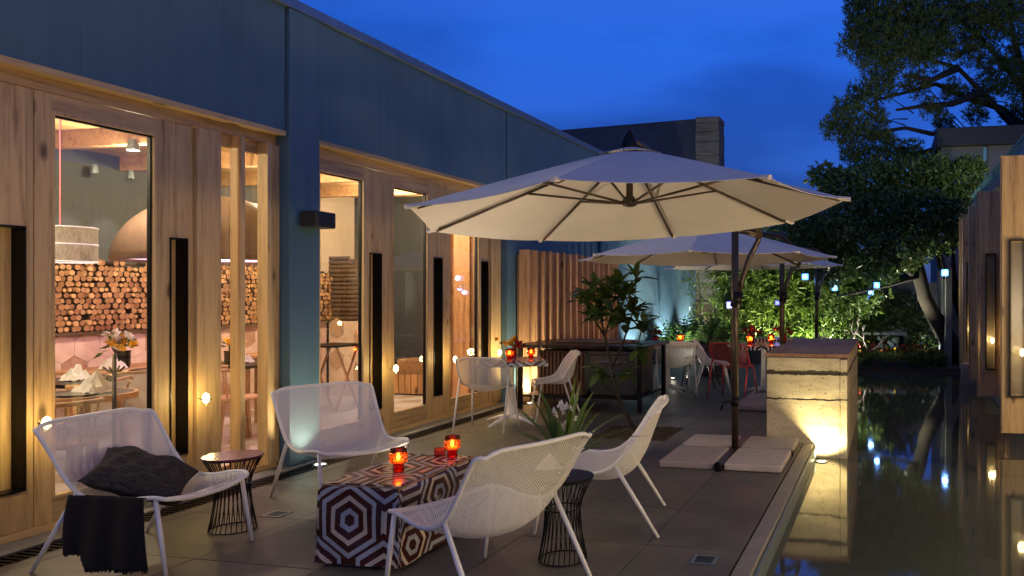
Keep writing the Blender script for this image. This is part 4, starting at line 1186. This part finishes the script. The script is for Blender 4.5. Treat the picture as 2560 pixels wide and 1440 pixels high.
# pavilion room behind its opened leaves; unseen globe lamps added to warm the terrace
part('floor', MB().box(1.80, 5.4, -4, 17, -.9, -.02), M['oak'], PV); part('rear_wall', MB().box(5.4, 5.5, -4, 17, -.02, 3.06), M['peach'], PV)
for i, y in enumerate((-1.6, 1.2, 3.9, 6.4)):
    t = thing('added_globe_lamp', 'unseen white globe floor lamp added in the pavilion', 'floor lamp', (2.4, y, -.02), 0, 'added globe lamps in the pavilion')
    MB().lathe([(max(.001, .16*math.sin(a*math.pi/12)), 1.12 - .16*math.cos(a*math.pi/12)) for a in range(13)], 20).build('globe', emit('added globe glow', (1, .8, .58), 12), t, smooth=True)
    MB().tube([(0, 0, .0), (0, 0, .96)], .014, 8).build('stem', M['black'], t); MB().lathe([(.15, 0), (.15, .02)], 20, cap0=True, cap1=True).build('foot', M['black'], t)
    lamp('POINT', (2.4, y, 1.10), 650, (1, .78, .46), .175, parent=t)

def added_flood(label, loc, target, pw, colr):  # unseen floodlights added to brighten the tree crowns
    t = thing('added_flood_light', label, 'floodlight', loc, 0, 'added floodlights hidden on the pavilion roof')
    MB().box(-.09, .09, -.05, .05, -.07, .07).build('housing', M['black'], t, bevel=.01); MB().tube([(0, 0, -.07), (0, 0, -.22)], .015, 6).build('stem', M['black'], t)
    lamp('SPOT', (loc[0], loc[1] + .08, loc[2]), pw, colr, .05, R(75), .8, target, t)
added_flood('added hidden floodlight aimed at the leaning broadleaf tree', (2.0, 13.0, 3.42), (.2, 17, 3.4), 170, (1, .98, .72))
added_flood('added hidden floodlight aimed at the tall pine', (2.4, 14.5, 3.42), (2.6, 22.5, 7.2), 300, (1, .95, .72))

NB = thing('neighbour_house', 'dark flat roofed house beyond the trees', 'house', (4, 23, 0))
part('wall', MB().box(1.35, 8, 21.6, 27, -.1, 5.25), plain('grey render', (.12, .12, .125), .85), NB)
part('roof_slab', MB().box(1.22, 8.2, 21.4, 27.2, 5.25, 5.72), plain('dark roof edge', (.012, .012, .014), .6), NB, bevel=.02)
part('downpipe', MB().tube([(2.42, 21.54, 0), (2.42, 21.54, 5.2)], .05, 8), M['teal'], NB)
part('window', MB().box(3.0, 4.4, 21.58, 21.6, 2.6, 4.4), M['black'], NB)

GW = thing('garden_wall', 'pale stone garden wall lit from below behind the trees', 'wall', (0, 20.8, 0))
wz = plain('pale stone', (.13, .125, .115), .85, 0, .2, 3, .5)
for i in range(5):
    x0 = -1.2 + i*.62
    part('wall_panel', MB().box(x0, x0 + .608, 20.6, 20.9, -.1, 1.75 + rg.uniform(-.06, .06)), wz, GW)
part('wall_panel', MB().box(1.18, 1.30, 17.4, 20.5, -.1, 2.0), wz, GW)
FW = thing('board_fence', 'weathered grey board fence closing the garden behind the bamboo', 'fence', (-3, 23, 0))
fm = wood('grey fence boards', (.16, .14, .12), (.08, .07, .06), knots=False)
fb = MB().box(-.095, .095, -.012, .012, -.03, 2.6).mesh('board', fm)
for i in range(24):
    o = obj('board', fb, FW); o.location = (-4.3 + 3 + i*.2, 22.6 - 23, rg.uniform(-.02, .02))
part('rail', MB().box(-4.4, .5, 22.62, 22.68, .5, .6), fm, FW); part('rail', MB().box(-4.4, .5, 22.62, 22.68, 1.9, 2.0), fm, FW)
BN = thing('garden_bench', 'low white edged bench slab at the far end of the pool', 'bench', (-0.1, 19.3, 0))
part('seat', MB().box(-.75, .42, 19.0, 19.5, .50, .56), plain('pale slab', (.5, .5, .5), .5), BN, bevel=.006)
part('leg', MB().box(-.65, -.55, 19.05, 19.45, -.06, .499), M['black'], BN); part('leg', MB().box(.25, .35, 19.05, 19.45, -.06, .499), M['black'], BN)
MB().box(-.35, .4, 17.02, 17.4, -.14, .06).build('bank_stone', M['joint'], label='dark stone kerb along the far pool bank', cat='kerb')

# ------------------------------------------------------------------ vegetation
M['bark'] = plain('dark bark', (.028, .021, .016), .95, 0, .4, 14, .9)
M['bark_pale'] = plain('pale bark', (.26, .23, .19), .9, 0, .3, 14, .8)
M['lf_dark'] = leafmat('dark broad leaves', (.035, .07, .014), (.09, .135, .03), .42)
M['lf_mid'] = leafmat('mid green leaves', (.045, .085, .015), (.10, .15, .03), .45, .35)
M['lf_bam'] = leafmat('bamboo leaves', (.06, .11, .015), (.14, .20, .04), .45, .4)
M['lf_pine'] = leafmat('pine needles', (.05, .085, .022), (.11, .15, .04), .6, .15)
M['lf_fern'] = leafmat('fern fronds', (.03, .075, .012), (.07, .14, .025), .5, .3)

# terrace tree, large leaves one by one
TT = thing('terrace_tree', 'young broad leaved tree growing from the square pit in the paving', 'tree', (-2.62, 8.18, .005))
rg = random.Random(21)
o_ = Vector(TT.location)
def W(x, y, t): return P(x, y, t) - o_
trunk = [Vector((0, 0, -.01)), W(1548, 1000, 8.55), W(1530, 920, 8.6), W(1512, 840, 8.6), W(1500, 780, 8.55)]
MB().tube(trunk, [.022, .019, .017, .014, .010], 8).build('trunk', M['bark'], TT, smooth=True)
lime = []
for st_, pts in ((2, [(1560, 850, 8.7), (1585, 770, 8.8), (1590, 700, 8.85)]), (3, [(1480, 790, 8.4), (1462, 745, 8.3)]), (2, [(1590, 880, 8.5), (1605, 820, 8.45)]), (3, [(1530, 780, 8.8), (1540, 725, 8.9)]), (1, [(1510, 960, 8.3), (1490, 930, 8.2)])):
    pp = [trunk[st_]] + [W(*q) for q in pts]; lime.append(pp)
    MB().tube(pp, [.012, .009, .006][:len(pp)] if len(pp) == 3 else [.013, .011, .008, .005], 6).build('limb', M['bark'], TT, smooth=True)
big_leaf = leaf_shape(.19, .078).mesh('leaf', M['lf_dark'], True)
ros = [W(x, y, t) for x, y, t in ((1500, 770, 8.55), (1462, 745, 8.3), (1480, 720, 8.5), (1520, 740, 8.7), (1540, 720, 8.9), (1560, 745, 8.6), (1590, 690, 8.85), (1575, 730, 8.8), (1605, 815, 8.45), (1585, 775, 8.75), (1530, 790, 8.4), (1480, 790, 8.35), (1560, 800, 8.6), (1495, 925, 8.2), (1570, 930, 8.4), (1598, 870, 8.5))]
for i, c in enumerate(ros):
    nl = 22 if i < 13 else 10
    if i == 6: nl = 9
    for k2 in range(nl):
        o = obj('leaf', big_leaf, TT); s_ = rg.uniform(.75, 1.25)
        o.scale = (s_, s_, s_); o.location = c + Vector((rg.gauss(0, .025), rg.gauss(0, .025), rg.gauss(0, .03)))
        o.rotation_euler = (rg.uniform(-.45, 1.1) - (.5 if i > 12 else 0), rg.uniform(-.3, .3), k2 * 2.4 + rg.random())

def crown(mb, cs, n, size, asp, rg, up=None, hollow=.55):
    """leaves spread through ellipsoid clumps, denser near their shells"""
    for (c, r) in cs:
        m_ = int(n * (r[0]*r[1]*r[2]) ** (2/3) / .2)
        for _ in range(m_):
            d = Vector((rg.gauss(0, 1), rg.gauss(0, 1), rg.gauss(0, 1))).normalized()
            f = hollow + (1 - hollow) * rg.random() ** .7
            p = Vector((c[0] + d.x*r[0]*f, c[1] + d.y*r[1]*f, c[2] + d.z*r[2]*f))
            rquad(mb, p, size, rg, asp, up)

# broad tree leaning over the far pool bank
BT = thing('broadleaf_tree', 'dense leaning broadleaf tree hung with blue lanterns over the far pool bank', 'tree', (1.42, 18.3, -.06))
rg = random.Random(31)
def Wb(x, y, t): return P(x, y, t) - Vector(BT.location)
tk = [Wb(2400, 905, 17.6), Wb(2372, 850, 17.5), Wb(2335, 790, 17.3), Wb(2310, 740, 17.1), Wb(2300, 680, 16.9), Wb(2280, 600, 16.8)]
MB().tube(tk, [.26, .20, .17, .15, .12, .07], 12).build('trunk', M['bark'], BT, smooth=True)
for pts, rr in (([(2412, 800, 17.6), (2385, 730, 17.3), (2352, 660, 17.0), (2340, 600, 16.9), (2350, 540, 16.8)], [.12, .10, .08, .06, .03]),
                ([(2395, 745, 17.3), (2384, 670, 17.2), (2380, 590, 17.2)], [.06, .05, .03]),
                ([(2310, 740, 17.1), (2290, 690, 17.0), (2230, 640, 16.5), (2150, 600, 16), (2080, 570, 15.8)], [.12, .09, .07, .05, .02]),
                ([(2300, 680, 16.9), (2240, 560, 17.2), (2180, 480, 17.4)], [.1, .06, .02]),
                ([(2300, 690, 16.9), (2215, 715, 16.4), (2120, 735, 16.2), (2085, 742, 16.1)], [.05, .035, .025, .012])):
    MB().tube([Wb(*q) for q in pts], rr, 8).build('limb', M['bark'], BT, smooth=True)
cs = []
for x, y, t, r_ in ((2110, 470, 17.0, .55), (2180, 455, 17.4, .6), (2260, 450, 17.6, .65), (2330, 430, 17.4, .5), (2400, 450, 17.2, .5), (2140, 540, 16.6, .65), (2220, 540, 16.9, .75), (2300, 530, 17.0, .7), (2380, 530, 17.2, .55),
                    (2080, 590, 16.2, .6), (2160, 620, 16.4, .65), (2250, 620, 16.6, .65), (2340, 600, 17.0, .45), (2030, 570, 16.0, .5), (1960, 590, 16.2, .4), (2060, 440, 17.2, .35), (2420, 420, 17.0, .35), (2100, 660, 16.2, .45), (2200, 680, 16.4, .4), (2010, 640, 16.0, .4), (2410, 590, 17.0, .3), (2070, 690, 15.9, .3)):
    c = Wb(x, y, t); cs.append((c, (r_*1.05, r_*1.1, r_*.8)))
m = MB(); crown(m, cs, 900, .125, .48, rg); m.build('crown', M['lf_dark'], BT)

# stone pine high on the right
PT = thing('pine_tree', 'tall dark pine with bare crooked limbs above the neighbouring roof', 'tree', (4.6, 24.5, -.06))
rg = random.Random(41)
def Wp(x, y, t): return P(x, y, t) - Vector(PT.location)
base = Vector((0, 0, 0))
MB().tube([base, Vector((.1, 0, 2.5)), Wp(2590, 380, 23.8), Wp(2570, 200, 23.5), Wp(2600, 0, 23.5), Wp(2590, -200, 23.5)], [.35, .31, .27, .22, .16, .08], 12).build('trunk', M['bark'], PT, smooth=True)
limbs = ([(2585, 360, 23.8), (2520, 300, 23.2), (2455, 230, 22.7), (2395, 170, 22.3), (2330, 150, 22.0), (2260, 130, 21.8)],
         [(2580, 330, 23.7), (2500, 270, 23.4), (2430, 250, 23.2), (2340, 210, 23.0), (2250, 235, 22.6), (2190, 250, 22.4)],
         [(2590, 345, 23.8), (2480, 345, 23.3), (2400, 330, 22.9), (2330, 335, 22.6), (2265, 320, 22.3), (2190, 330, 22.1), (2120, 320, 22)],
         [(2575, 240, 23.5), (2500, 150, 23.0), (2440, 80, 22.8), (2380, 40, 22.6)],
         [(2575, 230, 23.5), (2540, 120, 22.6), (2520, 20, 22.2)],
         [(2455, 230, 22.7), (2380, 260, 22.5), (2310, 265, 22.3), (2240, 275, 22.1)],
         [(2400, 330, 22.9), (2330, 375, 22.6), (2260, 395, 22.4)],
         [(2395, 170, 22.3), (2330, 200, 22.2), (2260, 190, 22.1)])
for l in limbs:
    MB().tube([Wp(*q) for q in l], [.10 * (1 - i/len(l)) + .012 for i in range(len(l))], 7).build('limb', M['bark'], PT, smooth=True)
m = MB(); tw = MB()
cl_ = ((2190, 60, 22, 80), (2150, 110, 22, 55), (2250, 40, 22, 90), (2320, 70, 22.2, 80), (2270, 130, 21.8, 70), (2200, 150, 22, 60), (2400, 40, 22.6, 80), (2470, 60, 22.8, 70), (2540, 30, 22.3, 80), (2340, 130, 22.2, 55), (2430, 130, 22.6, 50), (2500, 170, 23, 55),
       (2210, 215, 22.3, 40), (2290, 210, 22.6, 35), (2160, 240, 22.3, 42), (2115, 280, 22, 40), (2090, 320, 22, 36), (2140, 340, 22.1, 45), (2200, 350, 22.2, 36), (2190, 300, 22.3, 34), (2230, 390, 22.4, 40), (2170, 400, 22.3, 36), (2280, 385, 22.5, 36), (2390, 230, 22.9, 34), (2460, 230, 23, 40), (2540, 210, 22.8, 55), (2330, 275, 22.5, 30), (2360, 310, 22.7, 26), (2130, 390, 22.1, 28),
       (2480, -60, 22.6, 120), (2300, -60, 22.4, 110), (2570, 110, 22.6, 50), (2440, 290, 23.2, 30), (2540, 290, 23.6, 36), (2150, 20, 22, 40))
for x, y, t, pr in cl_:
    R_ = pr / 2000 * t
    for _ in range(int(190 * (pr / 40) ** 1.75)):
        d = Vector((rg.gauss(0, 1), rg.gauss(0, 1), rg.gauss(0, .8))).normalized() * R_ * rg.random() ** .45
        c = Wp(x, y, t) + d
        upv = (d.normalized() * .6 + Vector((0, 0, .7)))
        for _k in range(6): rquad(m, c, .17, rg, .13, upv)
m.build('crown', M['lf_pine'], PT)
for x, y, t, pr in cl_[:28]:
    for _ in range(3):
        a = Wp(x + rg.uniform(-pr, pr)*.7, y + rg.uniform(-pr, pr)*.6, t); b = Wp(min(2590, x + rg.uniform(20, 110)), y + rg.uniform(-10, 70), t + .4)
        tw.tube([a, a.lerp(b, .5) + Vector((0, 0, rg.uniform(-.1, .1))), b], [.008, .014, .022], 5)
tw.build('twigs', M['bark'], PT, kind='stuff')

# bamboo along the end of the terrace
def bamboo(label, x, y, h, w, n, seed, mat='lf_bam'):
    rg = random.Random(seed)
    t = thing('bamboo_clump', label, 'bamboo', (x, y, -.03), 0, 'bamboo clumps closing the terrace')
    m = MB()
    for k in range(14):
        bx, by = rg.uniform(-w, w), rg.uniform(-.35, .35); hh = h * rg.uniform(.75, 1.08); lx_, ly_ = rg.gauss(0, .22), rg.gauss(0, .18)
        pts = [Vector((bx + lx_*f*f, by + ly_*f*f, hh*f)) for f in (0, .25, .5, .75, 1)]
        MB().tube(pts, [.016, .015, .012, .009, .004], 6).build('cane', M['stem'], t, smooth=True)
        for _ in range(n):
            f = rg.random() ** .7 * .9 + .1; i = min(3, int(f*4)); p = pts[i].lerp(pts[i+1], f*4 - i)
            c = p + Vector((rg.gauss(0, .16), rg.gauss(0, .16), rg.gauss(0, .10)))
            for _k in range(4): rquad(m, c, .23, rg, .20, Vector((rg.gauss(0, .7), rg.gauss(0, .7), -.45)))
    m.build('foliage', M[mat], t)
for i, (x, y, h) in enumerate(((-4.0, 19.6, 2.9), (-3.1, 19.2, 3.0), (-2.2, 19.0, 2.9), (-1.45, 18.6, 2.7), (-3.6, 21.2, 3.4), (-2.5, 21.0, 3.4), (-1.6, 20.6, 3.3), (-.9, 19.6, 2.5))):
    bamboo(['yellow green bamboo beside the stone pier', 'yellow green bamboo behind the brown chair', 'yellow green bamboo behind the red chair', 'yellow green bamboo at the end of the parasol row', 'tall bamboo against the board fence nearest the stone pier', 'tall bamboo against the middle of the board fence', 'tall bamboo against the board fence nearest the garden wall', 'loose bamboo next to the white edged bench'][i], x, y, h, .55, 42, 50 + i)
for x, y, pw, cc_ in ((-3.0, 18.3, 420, (1, .93, .5)), (-1.9, 18.0, 380, (.95, 1, .55)), (-1.1, 17.8, 220, (.95, 1, .65))):
    uplight(['warm garden uplight below the bamboo behind the brown chair', 'warm garden uplight below the bamboo behind the red chair', 'garden uplight below the loose bamboo by the bench'][[-3.0, -1.9, -1.1].index(x)], (x, y, 0.0), (x - .1, y + .9, 1.3), pw, cc_, 105)

# ferns in troughs along the blue wall and square planters
def trough(label, x0, x1, y0, y1, h, flabel, nf, fl, seed):
    t = thing('planter', label, 'planter', ((x0+x1)/2, (y0+y1)/2, .002), 0, 'dark planters on the terrace')
    part('box', MB().box(x0, x1, y0, y1, .002, h), plain('dark planter', (.03, .03, .032), .6), t, bevel=.01)
    part('soil', MB().box(x0+.03, x1-.03, y0+.03, y1-.03, h, h+.012), M['soil'], t)
    rg = random.Random(seed)
    f = thing('fern', flabel, 'fern', ((x0+x1)/2, (y0+y1)/2, h + .012), 0, 'ferns in planters')
    fr = MB()
    for k in range(nf):
        bx, by = rg.uniform(x0, x1) - (x0+x1)/2, rg.uniform(y0, y1) - (y0+y1)/2
        q = rg.uniform(0, 6.28); Lf = fl * rg.uniform(.6, 1.2); lean = rg.uniform(.2, 1.0)
        pts = [Vector((bx + math.cos(q)*Lf*math.sin(lean)*g**1.3, by + math.sin(q)*Lf*math.sin(lean)*g**1.3, Lf*(math.cos(lean)*g - .4*lean*g*g))) for g in [i/7 for i in range(8)]]
        fr.tube(pts, [.004]*8, 4, cap=False)
        side = Vector((-math.sin(q), math.cos(q), 0))
        for i in range(1, 8):
            wl = .14 * fl * math.sin(math.pi * (i/7*.85 + .12)) + .02
            for s in (-1, 1):
                a = pts[i]; b = a + side*s*wl + (pts[i] - pts[i-1])*.5; c = a + (pts[i] - pts[i-1])*.55
                fr.add([a, b, c], [(0, 1, 2)])
    fr.build('fronds', M['lf_fern'], f)
trough('dark planter trough along the lit blue wall', -4.7, -3.9, 15.9, 19.0, .35, 'bushy green ferns along the lit blue wall', 210, .62, 61)
trough('dark square planter behind the brown chair', -3.25, -2.72, 13.9, 14.5, .55, 'fern spilling from the dark square planter', 60, .55, 62)
trough('dark low planter at the foot of the stone pier', -3.85, -2.6, 16.6, 17.4, .32, 'bright green ferns at the foot of the stone pier', 110, .7, 63)

# pale-branched shrub and flower bed beyond the counter
FG = thing('frangipani_shrub', 'pale bare branched shrub lit from below beyond the counter', 'shrub', (-.75, 17.6, -.06))
rg = random.Random(71)
def grow(p, d, L_, r_, n):
    q = p + d * L_
    MB().tube([p, p.lerp(q, .5) + Vector((rg.gauss(0, .02), rg.gauss(0, .02), 0)), q], [r_, r_*.9, r_*.8], 6).build('branch', M['bark_pale'], FG, smooth=True)
    if n:
        for _ in range(2): grow(q, (d + Vector((rg.gauss(0, .55), rg.gauss(0, .55), rg.uniform(-.05, .35)))).normalized(), L_*.72, r_*.68, n - 1)
for a in range(3): grow(Vector((rg.gauss(0, .05), rg.gauss(0, .05), 0)), Vector((rg.gauss(0, .5), rg.gauss(0, .4), 1)).normalized(), .42, .032, 3)
m = MB(); crown(m, [(Vector((rg.gauss(0, .45), rg.gauss(0, .4), 1.05 + rg.random()*.5)), (.25, .25, .18)) for _ in range(7)], 160, .13, .4, rg); m.build('crown', M['lf_mid'], FG)
uplight('garden uplight at the foot of the pale branched shrub', (-.70, 17.12, .2), (-.8, 17.8, 1.2), 60, (1, .95, .8), 120)
uplight('garden uplight shining on the pale garden wall', (1.0, 19.6, -.05), (1.22, 19.7, 1.4), 40, (.9, .97, 1), 130)
uplight('garden uplight on the leaning trunk', (.75, 18.5, .36), (1.2, 17.6, 2.6), 25, (1, 1, .75), 125, spike=.4)
uplight('cool garden uplight on the wall behind the bench', (-.1, 20.2, -.05), (-.1, 20.6, 1.0), 14, (.75, .88, 1), 130)
uplight('garden uplight below the overhanging crown of the leaning tree', (.1, 17.3, .36), (.05, 17.1, 2.6), 300, (1, 1, .72), 140, spike=.4)
rg = random.Random(81)
for mat, nm, n_, lab in (('lf_mid', 'ground_cover', 2600, 'low leafy ground cover on the far pool bank'), ('petal_red', 'bedding_flowers', 150, 'small red and orange bedding flowers on the far pool bank'), ('petal_yel', 'pale_flowers', 60, 'small yellow bedding flowers on the far pool bank')):
    m = MB()
    for _ in range(n_):
        p = Vector((rg.uniform(-.85, 1.15), rg.uniform(17.05, 18.9), 0))
        p.z = -.05 + rg.random() * (.22 if nm == 'ground_cover' else .26) + (.16 if nm != 'ground_cover' else 0)
        for _k in range(3): rquad(m, p, .10 if nm == 'ground_cover' else .055, rg, .4 if nm == 'ground_cover' else .8, Vector((0, 0, .5)))
    m.build(nm, M[mat], label=lab, cat='flowers' if 'flower' in nm else 'plants', kind='stuff')
uplight('warm light among the bedding flowers', (-.2, 17.6, .1), (.1, 18.2, .3), 3, (1, .7, .4), 150)

rg = random.Random(91)
for x, y, t_, r_, lb in ((2110, 770, 18.2, .5, 'dark rounded shrub behind the pale branched shrub'), (2190, 780, 19.6, .55, 'dark rounded shrub behind the white edged bench'), (2260, 770, 19.9, .5, 'dark rounded shrub in front of the pale garden wall'), (2315, 800, 18.8, .4, 'dark rounded shrub beside the leaning trunk'), (2150, 700, 20.5, .6, 'taller dark shrub under the blue lanterns'), (2240, 690, 21.0, .6, 'taller dark shrub behind the garden wall')):
    p = P(x, y, t_); sh = thing('garden_shrub', lb, 'shrub', (p.x, p.y, -.06), 0, 'dark shrubs at the end of the garden')
    m = MB(); crown(m, [(Vector((rg.gauss(0, .12), rg.gauss(0, .12), p.z + .06 + rg.gauss(0, .1))), (r_, r_, r_*.8)) for _ in range(2)] + [(Vector((0, 0, p.z*.5)), (r_*.8, r_*.8, r_*.6))], 420, .12, .5, rg); m.build('foliage', M['lf_dark'], sh)
    MB().tube([(0, 0, 0), (.03, 0, p.z)], [.03, .012], 6).build('stem', M['bark'], sh)
# ------------------------------------------------------------------ blue lanterns
M['blue_lantern'] = emit('blue lantern', (.10, .36, 1.0), 1.7, (.3, .5, .9))
M['violet_glow'] = emit('violet glow cube', (.16, .14, 1.0), 1.4, (.3, .3, .9))  # added glow, stands in for purple flowers
def lantern(label, x, y, t_, s=.06, mat='blue_lantern', pw=2.5, lenc=.45):
    p = P(x, y, t_)
    t = thing('hanging_lantern', label, 'lantern', p, 0, 'glowing blue cube lanterns')
    MB().box(-s, s, -s, s, -s, s).build('shade', M[mat], t, bevel=s*.25)
    MB().box(-s*1.08, s*1.08, -s*1.08, s*1.08, s, s*1.2).build('cap', M['black'], t)
    MB().tube([(0, 0, s*1.2), (0, 0, lenc)], .004, 5).build('cord', M['black'], t)
    lamp('POINT', p + Vector((0, -s*1.6, 0)), pw, (.2, .42, 1), .05, parent=t)
lantern('blue cube lantern hanging in front of the lit bamboo', 2013, 692, 15.2)
lantern('blue cube lantern hanging under a thin horizontal branch', 2087, 720, 16.0, .055)
lantern('blue cube lantern hanging topmost of three close together', 2192, 713, 16.2)
lantern('blue cube lantern hanging in the middle of three close together', 2177, 731, 17.2, .055)
lantern('blue cube lantern hanging lowest of three close together', 2169, 746, 19.0, .055)
lantern('blue cube lantern hanging near the pavilion among forked trunks', 2362, 682, 15.6, .065, pw=5)
lantern('violet glow cube standing in for purple flowers beside the parasol pole', 1826, 762, 16.5, .07, 'violet_glow', 1)
lantern('violet glow cube standing in for purple flowers in the bamboo', 1944, 757, 16.5, .045, 'violet_glow', .6)
